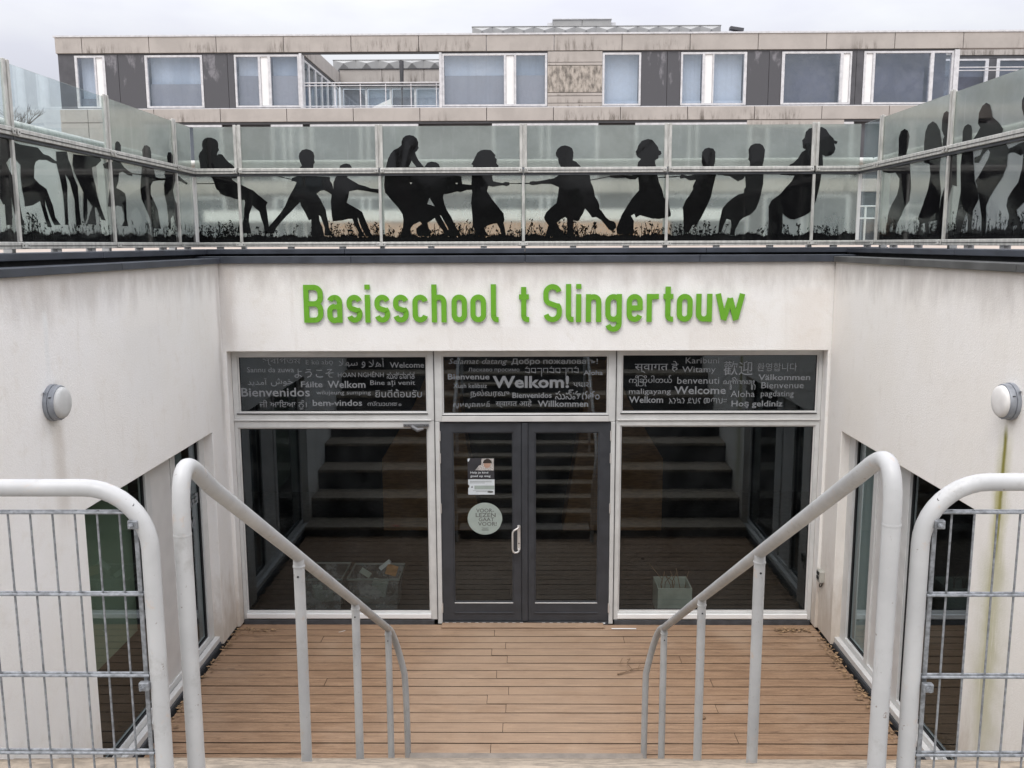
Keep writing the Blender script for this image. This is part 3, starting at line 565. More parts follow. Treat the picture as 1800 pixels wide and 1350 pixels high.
WORDS_R = [
    ('स्वागत हे', 1.115, 1.545, 2.609, 2.728, 0),
    ('Karibuni', 1.616, 1.946, 2.704, 2.763, 0),
    ('Witamy', 1.584, 1.913, 2.597, 2.674, 0),
    ('歡迎', 1.993, 2.278, 2.586, 2.727, 0),
    ('환영합니다', 2.323, 2.715, 2.625, 2.708, 0),
    ('ကြိုဆိုပါတယ်', 1.060, 1.485, 2.477, 2.585, 0),
    ('benvenuti', 1.538, 1.952, 2.500, 2.568, 0),
    ('ꦱꦸꦒꦼꦁꦫꦮꦸꦃ', 1.995, 2.313, 2.439, 2.565, 0),
    ('Välkommen', 2.338, 2.850, 2.535, 2.594, 1),
    ('Bienvenue', 2.371, 2.789, 2.453, 2.516, 0),
    ('maligayang', 1.061, 1.477, 2.384, 2.452, 0),
    ('Welcome', 1.511, 2.022, 2.396, 2.475, 1),
    ('Aloha', 2.069, 2.309, 2.367, 2.430, 0),
    ('pagdating', 2.369, 2.695, 2.354, 2.430, 0),
    ('Welkom', 1.063, 1.402, 2.308, 2.374, 1),
    ('እንኳን ደህና መጣህ።', 1.460, 2.030, 2.301, 2.361, 0),
    ('Hoş geldiniz', 2.081, 2.589, 2.252, 2.330, 1),
]
# ------------------------------------------------------------------ setting: ground, terrace, pit floor
YF, XL, XR = 8.79, -2.92, 2.99          # front wall face, left and right wall faces
MB().box(-400, XL - 0.25, 2.3, 9.15, 3.5, 3.80).box(XR + 0.25, 400, 2.3, 9.15, 3.5, 3.80).box(-400, 400, 9.16, 700, 3.5, 3.80).build('playground_ground', M['terrace'], kind='structure')
MB().box(-400, 400, -400, 2.29, 1.9, 2.24).build('ground', M['paving'], kind='structure')
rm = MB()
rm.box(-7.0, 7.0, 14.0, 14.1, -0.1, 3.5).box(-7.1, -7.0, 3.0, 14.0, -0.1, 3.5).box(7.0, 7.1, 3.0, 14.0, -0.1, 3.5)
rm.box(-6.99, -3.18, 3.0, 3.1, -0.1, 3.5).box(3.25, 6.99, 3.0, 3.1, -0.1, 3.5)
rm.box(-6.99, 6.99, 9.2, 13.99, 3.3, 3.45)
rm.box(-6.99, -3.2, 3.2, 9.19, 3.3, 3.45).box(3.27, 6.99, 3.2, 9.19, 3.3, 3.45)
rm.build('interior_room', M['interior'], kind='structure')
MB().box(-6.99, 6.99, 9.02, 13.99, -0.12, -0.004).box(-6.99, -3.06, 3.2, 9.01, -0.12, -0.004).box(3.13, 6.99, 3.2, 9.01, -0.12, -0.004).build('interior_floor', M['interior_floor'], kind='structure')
MB().box(-3.05, 3.12, 2.6, 9.01, -0.2, -0.055).build('pit_floor', M['dark'], kind='structure')

# wooden deck: every board its own object
deck = bpy.data.objects.new('wooden_deck', None); COL.objects.link(deck); deck['kind'] = 'structure'; deck.location = (0, 6.3, 0)
edges = [8.90, 8.762, 8.612, 8.468, 8.327, 8.179, 8.024, 7.875, 7.719, 7.569, 7.415, 7.256, 7.108, 6.948, 6.798, 6.638, 6.485, 6.33, 6.18, 6.03]
rb = random.Random(3)
for k in range(len(edges) - 1):
    y1, y0 = edges[k], edges[k + 1]
    cuts = [XL + 0.01]
    if k % 2 == 1 or k in (4, 10): cuts.append(-0.27 + rb.choice((0, 0, -.12, .1)) + rb.uniform(-0.05, 0.05))
    if k % 3 == 2: cuts.append(1.05 + rb.uniform(-0.1, 0.7))
    if k in (2, 8, 16): cuts.insert(1, -1.7 + rb.uniform(-0.3, 0.3))
    cuts.append(XR - 0.01)
    for a, b in zip(cuts, cuts[1:]):
        dz = rb.uniform(-0.003, 0.0015)
        o = MB().box(a + 0.0012, b - 0.0012, y0 + 0.005, y1 - 0.005, -0.03, dz).build('board', M['wood'], deck, 0.0025)
        o.data.materials.append(M['wood_gap_shade'])
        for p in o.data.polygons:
            if abs(p.normal.z) < 0.5: p.material_index = 1  # side faces take the painted shade so gaps look dark

# ------------------------------------------------------------------ amphitheatre steps behind and below the camera
stairs = bpy.data.objects.new('stone_stairs', None); COL.objects.link(stairs); stairs['kind'] = 'structure'; stairs.location = (0, 6, 0)
H = 0.14
def yk(k): return 6.27 if k == 1 else 5.97 - 0.235 * (k - 2)
st_ = MB().box(-0.84, 0.89, 5.972, 6.27, H - 0.035, H).build('step', M['stone_worn'], stairs, 0.006)
MB().box(-0.83, 0.88, 5.972, 6.25, -0.05, H - 0.036).build('riser', M['riser'], st_)
for k in range(2, 17):
    ye = yk(k + 1) + 0.001 if k < 16 else 2.292
    st_ = MB().box(-1.02, 1.07, ye, yk(k), H * k - 0.035, H * k).build('step', M['stone'], stairs, 0.006)
    MB().box(-1.01, 1.06, ye - 0.02, yk(k) - 0.02, H * (k - 1) - 0.12, H * k - 0.036).build('riser', M['riser'], st_)
for side, (a, b) in enumerate(((XL + 0.004, -1.022), (1.072, XR - 0.004))):
    for k in range(1, 17, 2):
        y1 = 6.17 if k == 1 else yk(k)
        y0 = yk(k + 2) + 0.001 if k < 15 else 2.292
        z0 = -0.05 if k == 1 else H * (k - 2) - 0.1
        st_ = MB().box(a, b, y0, y1, H * k - 0.045, H * k).build('seat_step', M['stone'], stairs, 0.008)
        MB().box(a, b, y0 - 0.02, y1 - 0.025, z0, H * k - 0.046).build('riser', M['riser'], st_)

# ------------------------------------------------------------------ school building
bld = thing('school_building', 'white rendered school entrance sunk below the terrace, with grey framed windows', 'building', (0, 8.9, 0))
MB().prism([(2.3, 0.02), (5.84, 0.02), (5.84, 2.131), (8.38, 2.131), (8.38, 0.02), (8.787, 0.02), (8.787, 3.71), (2.3, 3.71)], XL - 0.23, XL, 'YZ').build('wall', M['stucco_left'], bld, 0.006)
MB().prism([(2.3, 0.02), (5.84, 0.02), (5.84, 2.131), (8.39, 2.131), (8.39, 0.02), (8.787, 0.02), (8.787, 3.71), (2.3, 3.71)], XR, XR + 0.23, 'YZ').build('wall', M['stucco_right'], bld, 0.006)
MB().prism([(XL - 0.23, 0.015), (-2.885, 0.015), (-2.885, 2.849), (2.963, 2.849), (2.963, 0.015), (XR + 0.23, 0.015), (XR + 0.23, 3.71), (XL - 0.23, 3.71)], YF, 9.08, 'XZ').build('wall', M['stucco_front'], bld, 0.006)
# dark base strip in the joint under the render
MB().box(XL - 0.2, XL - 0.012, 3.0, 8.8, -0.05, 0.019).box(XR + 0.012, XR + 0.2, 3.0, 8.8, -0.05, 0.019).build('base_joint', M['dark'], bld)
# copings
def coping(name, x0, x1, y0, y1, z0, z1, mat, n, along):
    for i in range(n):
        if along == 'Y':
            a = y0 + (y1 - y0) * i / n; b = y0 + (y1 - y0) * (i + 1) / n
            MB().box(x0, x1, a + 0.0015, b - 0.0015, z0, z1).build(name, mat, bld, 0.004)
        else:
            a = x0 + (x1 - x0) * i / n; b = x0 + (x1 - x0) * (i + 1) / n
            MB().box(a + 0.0015, b - 0.0015, y0, y1, z0, z1).build(name, mat, bld, 0.004)
coping('coping', -3.30, XL + 0.03, 2.3, 8.755, 3.700, 3.752, M['coping'], 3, 'Y')
coping('coping', XR - 0.03, 3.36, 2.3, 8.755, 3.700, 3.752, M['coping_worn'], 4, 'Y')
coping('coping', -3.30, 3.36, 8.762, 9.20, 3.700, 3.768, M['coping'], 4, 'X')
coping('upper_coping', -3.50, -3.085, 2.3, 8.97, 3.786, 3.832, M['coping'], 3, 'Y')
coping('upper_coping', 3.155, 3.56, 2.3, 8.97, 3.786, 3.830, M['coping'], 3, 'Y')
coping('upper_coping', -3.50, 3.56, 8.975, 9.42, 3.788, 3.836, M['coping'], 4, 'X')
MB().box(-3.48, -3.13, 2.3, 9.0, 3.70, 3.784).box(3.2, 3.54, 2.3, 9.0, 3.70, 3.784).box(-3.1, 3.18, 9.03, 9.4, 3.70, 3.784).build('coping_upstand', M['dark'], bld)

# ---- front glazing
Y0, Y1 = 8.915, 8.985       # frame depth
wfr = M['alu']
def win(name, x0, x1, z0, z1, gx0, gx1, gz0, gz1, glass, y0=Y0, y1=Y1):
    fo = MB().prism([(x0, z0), (x1, z0), (x1, z1), (x0, z1)], y0, y1, 'XZ', [[(gx0, gz0), (gx1, gz0), (gx1, gz1), (gx0, gz1)]]).build(name, wfr, bld, 0.004)
    # inner bead and dark gasket
    b = 0.014
    MB().prism([(gx0 - 0.001, gz0 - 0.001), (gx1 + 0.001, gz0 - 0.001), (gx1 + 0.001, gz1 + 0.001), (gx0 - 0.001, gz1 + 0.001)], y0 + 0.018, y0 + 0.04, 'XZ', [[(gx0 + b, gz0 + b), (gx1 - b, gz0 + b), (gx1 - b, gz1 - b), (gx0 + b, gz1 - b)]]).build('glazing_bead', M['alu_light'], fo, 0.003)
    MB().prism([(gx0 + b, gz0 + b), (gx1 - b, gz0 + b), (gx1 - b, gz1 - b), (gx0 + b, gz1 - b)], y0 + 0.022, y0 + 0.036, 'XZ', [[(gx0 + b + 0.006, gz0 + b + 0.006), (gx1 - b - 0.006, gz0 + b + 0.006), (gx1 - b - 0.006, gz1 - b - 0.006), (gx0 + b + 0.006, gz1 - b - 0.006)]]).build('gasket', M['rubber'], fo)
    MB().flat([(gx0 + b, gz0 + b), (gx1 - b, gz0 + b), (gx1 - b, gz1 - b), (gx0 + b, gz1 - b)], y0 + 0.03, 'XZ').build('pane', glass, fo)
    return fo
TL = win('window', -2.882, -0.876, 2.135, 2.845, -2.826, -0.943, 2.215, 2.788, M['glass'])
BL = win('window', -2.882, -0.876, 0.045, 2.132, -2.846, -0.945, 0.122, 2.065, M['glass'])
TR = win('window', 0.932, 2.960, 2.135, 2.845, 0.985, 2.922, 2.215, 2.800, M['glass'])
BR = win('window', 0.932, 2.960, 0.045, 2.132, 0.980, 2.916, 0.130, 2.082, M['glass'])
TC = win('window', -0.873, 0.929, 2.125, 2.845, -0.795, 0.853, 2.195, 2.790, M['glass'])
# white lower sill pieces, horizontal drip rails
for (a, b) in ((-2.85, -0.94), (0.975, 2.92)):
    MB().box(a, b, 8.895, 8.914, 0.062, 0.112).build('window_sill', M['white'], bld, 0.004)
    MB().box(a - 0.03, b + 0.03, 8.90, 8.914, 2.137, 2.150).build('drip_rail', M['alu_light'], bld, 0.003)
    MB().box(a, b, 8.905, 8.914, 2.203, 2.213).build('drip_rail', M['rubber'], bld)
    MB().box(a - 0.03, b + 0.03, 8.90, 8.99, -0.03, 0.043).build('base_strip', M['sill'], bld, 0.004)
MB().box(-0.80, 0.86, 8.90, 8.914, 2.128, 2.185).build('drip_rail', M['alu_light'], bld, 0.004)
MB().box(-0.80, 0.86, 8.905, 8.914, 2.186, 2.194).build('drip_rail', M['rubber'], bld)
for x in (-0.8745, 0.9305):
    MB().box(x - 0.003, x + 0.003, 8.905, 8.93, 0.05, 2.84).build('cover_strip', M['rubber'], bld)
# door frame posts
for (a, b) in ((-0.873, -0.826), (0.886, 0.929)):
    MB().box(a, b, 8.912, 8.985, 0.0, 2.122).build('door_post', wfr, bld, 0.004)
MB().box(-0.826, 0.886, 8.93, 8.985, -0.03, 0.016).build('threshold', M['sill'], bld, 0.003)
for i in range(22):
    x = -0.80 + i * 0.077
    if i not in (11, 12): MB().box(x, x + 0.035, 8.918, 8.929, -0.004, 0.006).build('threshold_brush', M['white'], bld)
# door leaves
def leaf(x0, x1, gx0, gx1, hinge_x, hs):
    d = MB().prism([(x0, 0.022), (x1, 0.022), (x1, 2.118), (x0, 2.118)], 8.93, 8.98, 'XZ', [[(gx0, 0.225), (gx1, 0.225), (gx1, 2.014), (gx0, 2.014)]]).build('door', M['door'], bld, 0.005)
    MB().prism([(gx0 - 0.001, 0.224), (gx1 + 0.001, 0.224), (gx1 + 0.001, 2.015), (gx0 - 0.001, 2.015)], 8.938, 8.95, 'XZ', [[(gx0 + 0.012, 0.237), (gx1 - 0.012, 0.237), (gx1 - 0.012, 2.002), (gx0 + 0.012, 2.002)]]).build('glazing_bead', M['door'], d, 0.003)
    MB().box(gx0 + 0.004, gx1 - 0.004, 8.928, 8.94, 0.214, 0.224).build('bottom_bead', M['alu'], d, 0.002)
    MB().flat([(gx0 + 0.01, 0.235), (gx1 - 0.01, 0.235), (gx1 - 0.01, 2.004), (gx0 + 0.01, 2.004)], 8.944, 'XZ').build('pane', M['glass'], d)
    MB().box(gx0, gx1, 8.922, 8.9295, 0.104, 0.122).build('kick_rail', M['door'], d, 0.004)
    for z in (0.12, 1.18, 1.70, 1.93):
        MB().tube([(hinge_x, 8.916, z), (hinge_x, 8.916, z + 0.10)], 0.009, 10).build('hinge', M['steel'], d, smooth=True)
    return d
dL = leaf(-0.825, -0.008, -0.703, -0.092, -0.826, 1)
dR = leaf(0.058, 0.885, 0.125, 0.772, 0.886, -1)
MB().box(-0.006, 0.056, 8.918, 8.975, 0.025, 2.112).build('meeting_stile', M['door'], bld, 0.006)
# pull handle on its back plate
MB().box(-0.052, -0.020, 8.922, 8.9295, 0.79, 1.05).build('handle_plate', M['steel'], dL, 0.003)
hp = [(-0.036, 8.925, 1.045), (-0.038, 8.88, 1.045), (-0.05, 8.865, 1.035), (-0.085, 8.862, 1.015), (-0.098, 8.862, 0.995), (-0.10, 8.862, 0.97), (-0.10, 8.862, 0.82), (-0.095, 8.862, 0.795), (-0.08, 8.862, 0.782), (-0.055, 8.866, 0.782), (-0.038, 8.885, 0.79), (-0.036, 8.925, 0.795)]
MB().tube(hp, 0.0095, 12).build('handle', M['steel'], dL, smooth=True)
MB().lathe([(0.006, 0), (0.006, 0.004)], (-0.036, 8.9215, 0.86), (0, -1, 0), 12).build('keyhole', M['rubber'], dL)
# door stay fixed to the left window head
cl = MB().box(-1.185, -0.93, 8.892, 8.91, 2.078, 2.108).build('door_stay', M['cast'], BL, 0.004)
MB().tube([(-1.10, 8.88, 2.085), (-1.04, 8.865, 2.050), (-0.98, 8.87, 2.062)], [0.02, 0.024, 0.012], 12).build('stay_arm', M['cast'], BL, smooth=True)
for x in (-1.165, -1.13, -0.975, -0.95):
    MB().lathe([(0.005, 0), (0.005, 0.004)], (x, 8.891, 2.093), (0, -1, 0), 8).build('screw', M['rubber'], BL)

# lettering on the transom panes
VIS = {'أهلا': '\ufefc\ufeeb\ufe83', 'سهلا': '\ufefc\ufeec\ufeb3', 'خوش': '\ufeb5\ufeee\ufea7', 'آمدید': '\ufeaa\ufef3\ufeaa\ufee3\ufe81', 'و': '\ufeed'}
for words, wnd in ((WORDS_L, TL), (WORDS_C, TC), (WORDS_R, TR)):
    for (t, x0, x1, z0, z1, b) in words:
        if t == 'TIB':
            mb = MB(); n = 9; st = 0.006
            for i in range(n):
                a = x0 + (x1 - x0) * i / n; w = (x1 - x0) / n * 0.78; h = z1 - z0; top = z1 - 0.012; q = i % 4
                yy = 8.9415 + 0.0003 * (i % 2)
                mb.flat([(a, top - st), (a + w, top - st), (a + w, top), (a, top)], yy)
                mb.flat([(a + w - st, top - st - h * (0.55 if q != 2 else 0.95)), (a + w, top - st - h * (0.55 if q != 2 else 0.95)), (a + w, top - st), (a + w - st, top - st)], yy)
                if q in (0, 1): mb.flat([(a, top - h * 0.5), (a + w - st, top - h * 0.62), (a + w - st, top - h * 0.52), (a, top - h * 0.4)], yy)
                if q in (1, 3): mb.flat([(a, top - h * 0.45), (a + st, top - h * 0.45), (a + st, top - st), (a, top - st)], yy)
                if q == 0: mb.flat([(a + w * .2, top), (a + w * .45, top + 0.018), (a + w * .6, top + 0.016), (a + w * .35, top)], yy)
            mb.build('lettering', M['etch'], wnd)
            continue
        put_text('lettering', VIS.get(t, t), x0, x1, z0, z1, 8.9415, M['etch'], wnd, b)

# ---- side windows in the two side openings
def side_window(sx, X, yo, yn, parts):
    """sx -1 left / +1 right; X glass plane; parts: (y0, y1, kind)"""
    xa, xb = sorted((X - 0.03 * sx * -1, X + 0.04 * sx))
    xf0, xf1 = (X - 0.035, X + 0.03)
    w = MB().prism([(yn - 0.05, 0.045), (yo + 0.03, 0.045), (yo + 0.03, 2.16), (yn - 0.05, 2.16)], xf0, xf1, 'YZ',
                   [[(a, 0.15), (b, 0.15), (b, 2.12), (a, 2.12)] for a, b, k in parts]).build('window', M['alu'], bld, 0.004)
    for a, b, k in parts:
        if k == 'g':
            MB().flat([(a, 0.15), (b, 0.15), (b, 2.12), (a, 2.12)], X, 'YZ').build('pane', M['glass_side'], w)
            MB().prism([(a, 0.15), (b, 0.15), (b, 2.12), (a, 2.12)], X - 0.012, X + 0.012, 'YZ', [[(a + 0.012, 0.162), (b - 0.012, 0.162), (b - 0.012, 2.108), (a + 0.012, 2.108)]]).build('gasket', M['rubber'], w)
        else:
            MB().box(X - 0.018, X + 0.018, a, b, 0.15, 2.12).build('panel', M['alu_light'], w, 0.003)
    s0, s1 = sorted((X - sx * 0.036, X - sx * 0.085))
    MB().box(s0, s1, yn, yo, 0.045, 0.10).build('window_sill', M['alu_light'], bld, 0.005)
    s0, s1 = sorted((X + sx * 0.02, X - sx * 0.095))
    MB().box(s0, s1, yn, yo, -0.03, 0.043).build('base_strip', M['sill'], bld, 0.004)
    return w
wl_ = side_window(-1, -3.04, 8.38, 5.84, [(7.66, 8.25, 'g'), (7.13, 7.56, 'p'), (5.86, 7.03, 'g')])
wr_ = side_window(1, 3.11, 8.39, 5.84, [(7.78, 8.25, 'g'), (7.30, 7.70, 'p'), (5.86, 7.05, 'g')])
put_text('lettering', 'Eng', 7.93, 8.20, 1.47, 1.60, -3.028, M['etch'], wl_, 1, 'YZ', True)
put_text('lettering', 'wa', 7.93, 8.12, 1.30, 1.39, -3.028, M['etch'], wl_, 1, 'YZ', True)
# curtains standing behind the side windows
for X0, ys in ((-3.12, (7.72, 8.02)), (3.17, (7.82, 8.24))):
    mb = MB(); n = 24
    for i in range(n + 1):
        y = ys[0] + (ys[1] - ys[0]) * i / n; dx = 0.03 * math.sin(i * 1.9)
        mb.v += [(X0 + dx, y, 0.1), (X0 + dx, y, 2.6)]
    for i in range(n): mb.f.append((2 * i, 2 * i + 2, 2 * i + 3, 2 * i + 1))
    c = mb.build('curtain', M['blind_light'], None, smooth=True)
    c['label'] = 'grey curtain hanging behind the %s side window' % ('left' if X0 < 0 else 'right'); c['category'] = 'curtain'

gs = MB().box(-3.20, -3.16, 5.85, 7.05, 0.75, 2.12).build('green_screen', M['green_screen'], None, 0.004); gs['label'] = 'green grey screen standing behind the nearest pane of the left side window'; gs['category'] = 'screen'
# ------------------------------------------------------------------ green lettering on the wall
def arc(cx, cz, r, a0, a1, n=7, ry=None):
    ry = r if ry is None else ry
    return [(cx + r * math.cos(math.radians(a0 + (a1 - a0) * i / n)), cz + ry * math.sin(math.radians(a0 + (a1 - a0) * i / n))) for i in range(n + 1)]
ST = 0.050
CAP, XH = 0.365 - ST, 0.268 - ST
def ribbon(mb, path, y0, y1, closed=False, st=ST):
    h = st / 2; n = len(path); L, Rr = [], []
    P = [Vector((a, b)) for a, b in path]
    for i in range(n):
        if closed: p, q = P[i - 1], P[(i + 1) % n]
        else: p, q = P[max(i - 1, 0)], P[min(i + 1, n - 1)]
        d1 = (P[i] - p); d2 = (q - P[i])
        if d1.length < 1e-6: d1 = d2
        if d2.length < 1e-6: d2 = d1
        d1.normalize(); d2.normalize(); t = d1 + d2; t.normalize()
        nn = Vector((-t.y, t.x)); k = h / max(0.5, nn.dot(Vector((-d1.y, d1.x))))
        L.append(P[i] + nn * k); Rr.append(P[i] - nn * k)
    i0 = len(mb.v)
    for a, b in zip(L, Rr): mb.v += [(a.x, y0, a.y), (b.x, y0, b.y), (a.x, y1, a.y), (b.x, y1, b.y)]
    m = n if closed else n - 1
    for i in range(m):
        a = i0 + 4 * i; b = i0 + 4 * ((i + 1) % n)
        mb.f += [(a, b, b + 1, a + 1), (a + 2, a + 3, b + 3, b + 2), (a, a + 2, b + 2, b), (a + 1, b + 1, b + 3, a + 3)]
    if not closed:
        a = i0; b = i0 + 4 * (n - 1)
        mb.f += [(a, a + 1, a + 3, a + 2), (b, b + 2, b + 3, b + 1)]
def glyph(ch, w):
    a = w - ST; r = a / 2; c = CAP; x = XH; P = []
    rr = min(r, 0.06)
    if ch == 'B':
        P = [([(0, -ST / 2), (0, c + ST / 2)], 0), ([(0, c), (a - rr, c)] + arc(a - rr, c - rr, rr, 90, -0) + [(a, c / 2 + rr)] + arc(a - rr, c / 2 + rr, rr, 0, -90) + [(0, c / 2)], 0), ([(0, 0), (a - rr, 0)] + arc(a - rr, rr, rr, -90, 0) + [(a, c / 2 - rr)] + arc(a - rr, c / 2 - rr, rr, 0, 80), 0)]
    elif ch == 'a':
        P = [([(a, -ST / 2), (a, x - rr)] + arc(a - rr, x - rr, rr, 0, 90) + arc(rr, x - rr, rr, 90, 160), 0), (arc(rr, x * .58 - rr * .9, rr, 90, 180, 6) + arc(rr, rr * .9, rr, 180, 270, 6) + [(a, 0.012)], 0), ([(rr, x * .58), (a, x * .58)], 0)]
    elif ch in 'sS':
        t = x if ch == 's' else c
        P = [(arc(a - r, t - r, r, 15, 180, 10) + arc(r * .9, t * .66 if ch == 'S' else t * .68, r * .9, 180, 235, 4) + [(a * .78, t * .42)] + arc(a - r * .9, t * .30, r * .9, 38, 0, 3) + arc(r, r, r, 0, -165, 10), 0)]
    elif ch == 'i':
        P = [([(0, -ST / 2), (0, x + ST / 2)], 0), ([(0, c - 0.022), (0, c + ST / 2)], 0)]
    elif ch == 'c':
        P = [(arc(r, x - r, r, 10, 180, 9) + arc(r, r, r, 180, 350, 9), 0)]
    elif ch == 'h':
        P = [([(0, -ST / 2), (0, c + ST / 2)], 0), (arc(r, x - r, r, 165, 0, 8) + [(a, -ST / 2)], 0)]
    elif ch == 'o':
        P = [(arc(r, x - r, r, 0, 180, 9) + arc(r, r, r, 180, 360, 9), 1)]
    elif ch == 'l':
        P = [([(0, c + ST / 2), (0, 0.04)] + arc(0.04, 0.04, 0.04, 180, 270, 5) + [(a + ST * .45, 0)], 0)]
    elif ch == 't':
        P = [([(a * .45, c - 0.002), (a * .45, 0.04)] + arc(a * .45 + 0.04, 0.04, 0.04, 180, 270, 5) + [(a + ST * .45, 0)], 0), ([(-ST * .4, x), (a + ST * .4, x)], 0)]
    elif ch == 'n':
        P = [([(0, -ST / 2), (0, x + ST / 2)], 0), (arc(r, x - r, r, 165, 0, 8) + [(a, -ST / 2)], 0)]
    elif ch == 'g':
        P = [([(a, x + ST / 2), (a, -0.095 + r)] + arc(r, -0.095 + r, r, 0, -165, 9), 0), (arc(r, x - r, r, 0, 180, 9) + arc(r, r, r, 180, 360, 9), 1)]
    elif ch == 'e':
        P = [([(0, x * .5), (a, x * .5)], 0), ([(a, x * .5 - ST * .4)] + arc(r, x - r, r, 0, 180, 9) + arc(r, r, r, 180, 345, 9), 0)]
    elif ch == 'r':
        P = [([(0, -ST / 2), (0, x + ST / 2)], 0), (arc(r * 1.15, x - r * 1.15, r * 1.15, 165, 80, 6) + [(a + ST * .5, x)], 0)]
    elif ch == 'u':
        P = [([(a, -ST / 2), (a, x + ST / 2)], 0), ([(0, x + ST / 2)] + arc(r, r, r, 180, 345, 8), 0)]
    elif ch == 'w':
        P = [([(0, x + ST / 2), (a * .25, 0)], 0), ([(a * .25, -0.01), (a * .5, x * .92)], 0), ([(a * .5, x * .92), (a * .75, -0.01)], 0), ([(a * .75, 0), (a, x + ST / 2)], 0)]
    return P
SIGN = [('B', 75, 148), ('a', 163, 220), ('s', 237, 295), ('i', 306, 325), ('s', 342, 400), ('s', 412, 470), ('c', 485, 543), ('h', 557, 613), ('o', 632, 690), ('o', 703, 762), ('l', 780, 810), ('t', 884, 925), ('S', 977, 1047), ('l', 1062, 1092), ('i', 1100, 1119), ('n', 1137, 1195), ('g', 1210, 1272), ('e', 1290, 1350), ('r', 1365, 1410), ('t', 1425, 1466), ('o', 1478, 1537), ('u', 1550, 1610), ('w', 1622, 1732)]
sign = thing('school_sign', 'row of raised green letters reading Basisschool t Slingertouw on the white wall', 'sign', (0.02, 8.77, 3.13))
for ch, p0, p1 in SIGN:
    x0 = -2.105 + (p0 - 75) * 0.002560; w = (p1 - p0) * 0.002560
    mb = MB()
    for k, (path, closed) in enumerate(glyph(ch, w)):
        ribbon(mb, [(x0 + ST / 2 + px, 3.131 + ST / 2 + pz) for px, pz in path], 8.764 - 0.0006 * k, 8.778, bool(closed))
    mb.build('letter', M['green'], sign)

# ------------------------------------------------------------------ wall lamps
def wall_lamp(X, y, z, sx, label, lens):
    t = thing('wall_lamp', label, 'lamp', (X, y, z), 'round bulkhead lamps on the side walls')
    ax = (sx, 0, 0)
    MB().lathe([(0.114, 0.0), (0.116, 0.010), (0.114, 0.024)], (X, y, z), ax, 48).build('back_plate', M['lamp_body'], t, smooth=True)
    MB().lathe([(0.106, 0.024), (0.110, 0.028), (0.109, 0.052), (0.106, 0.060), (0.101, 0.0605)], (X, y, z), ax, 48).build('ring', M['lamp_body'], t, smooth=True)
    MB().lathe([(0.098, 0.050), (0.098, 0.066), (0.094, 0.077), (0.085, 0.084), (0.065, 0.089), (0.035, 0.092), (0.001, 0.093)], (X, y, z), ax, 48).build('lens', lens, t, smooth=True)
    for a in (35, 155, 275):
        c = (X + sx * 0.042, y + 0.109 * math.cos(math.radians(a)), z + 0.109 * math.sin(math.radians(a)))
        MB().obox(c, (0.008, 0.003, 0.003), Matrix.Rotation(math.radians(a), 3, 'X')).build('screw', M['rubber'], t)
    MB().tube([(X + sx * 0.002, y - 0.09, z + 0.075), (X + sx * 0.02, y - 0.115, z + 0.082)], 0.005, 8).build('lug', M['lamp_body'], t)
    return t
wall_lamp(XL, 5.535, 2.915, 1, 'round grey bulkhead lamp with a grey cover on the left white wall', M['lens'])
wall_lamp(XR, 5.51, 2.918, -1, 'round bulkhead lamp with a pale cover above the green streak on the right wall', M['lens_white'])

# ------------------------------------------------------------------ glass balustrade round the pit
def stick(mb, x0, x1, y0, y1, z0, z1): mb.box(x0, x1, y0, y1, z0, z1)
def grass(mb, a0, a1, z0, seed, put):
    rg = random.Random(seed); n = int((a1 - a0) / 0.011)
    top = [z0 + 0.062 + 0.012 * math.sin(i * .23 + seed) + 0.006 * math.sin(i * .71) + rg.uniform(-.009, .010) for i in range(n + 1)]
    for i in range(n):
        u0, u1 = a0 + (a1 - a0) * i / n, a0 + (a1 - a0) * (i + 1) / n
        put(mb, [(u0, z0), (u1, z0), (u1, top[i + 1]), (u0, top[i])], 0)
    for i in range(int((a1 - a0) / 0.0042)):
        u = rg.uniform(a0 + .01, a1 - .01); dens = 0.5 + 0.5 * math.sin(u * 5.1 + seed) * math.sin(u * 2.3)
        h = rg.uniform(0.008, 0.035) + (0.12 * rg.random() ** 2.2 if rg.random() < dens * .8 else 0)
        b = z0 + 0.05 + 0.012 * math.sin((u - a0) / 0.011 * .23 + seed); lean = rg.uniform(-.4, .4) * h
        put(mb, [(u - .003, b), (u + .003, b), (u + lean + .0012, b + h), (u + lean - .0006, b + h)], 1)
        if h > 0.045:
            for _ in range(rg.randint(2, 6)):
                q = rg.uniform(.35, 1.15); cu, cz = u + lean * q + rg.uniform(-.014, .014), b + h * q
                s_ = rg.uniform(.004, .0125); an = rg.uniform(0, 3.14)
                dx, dz = math.cos(an) * s_ * 1.6, math.sin(an) * s_ * 1.6; ex, ez = -math.sin(an) * s_ * .6, math.cos(an) * s_ * .6
                put(mb, [(cu - dx, cz - dz), (cu - ex, cz - ez), (cu + dx, cz + dz), (cu + ex, cz + ez)], 2)
HOLES = {(0, 'XZ'): [[(-2.967, 4.765), (-2.958, 4.745), (-2.972, 4.742)]], (3, 'XZ'): HOLES_B, (7, 'XZ'): []}
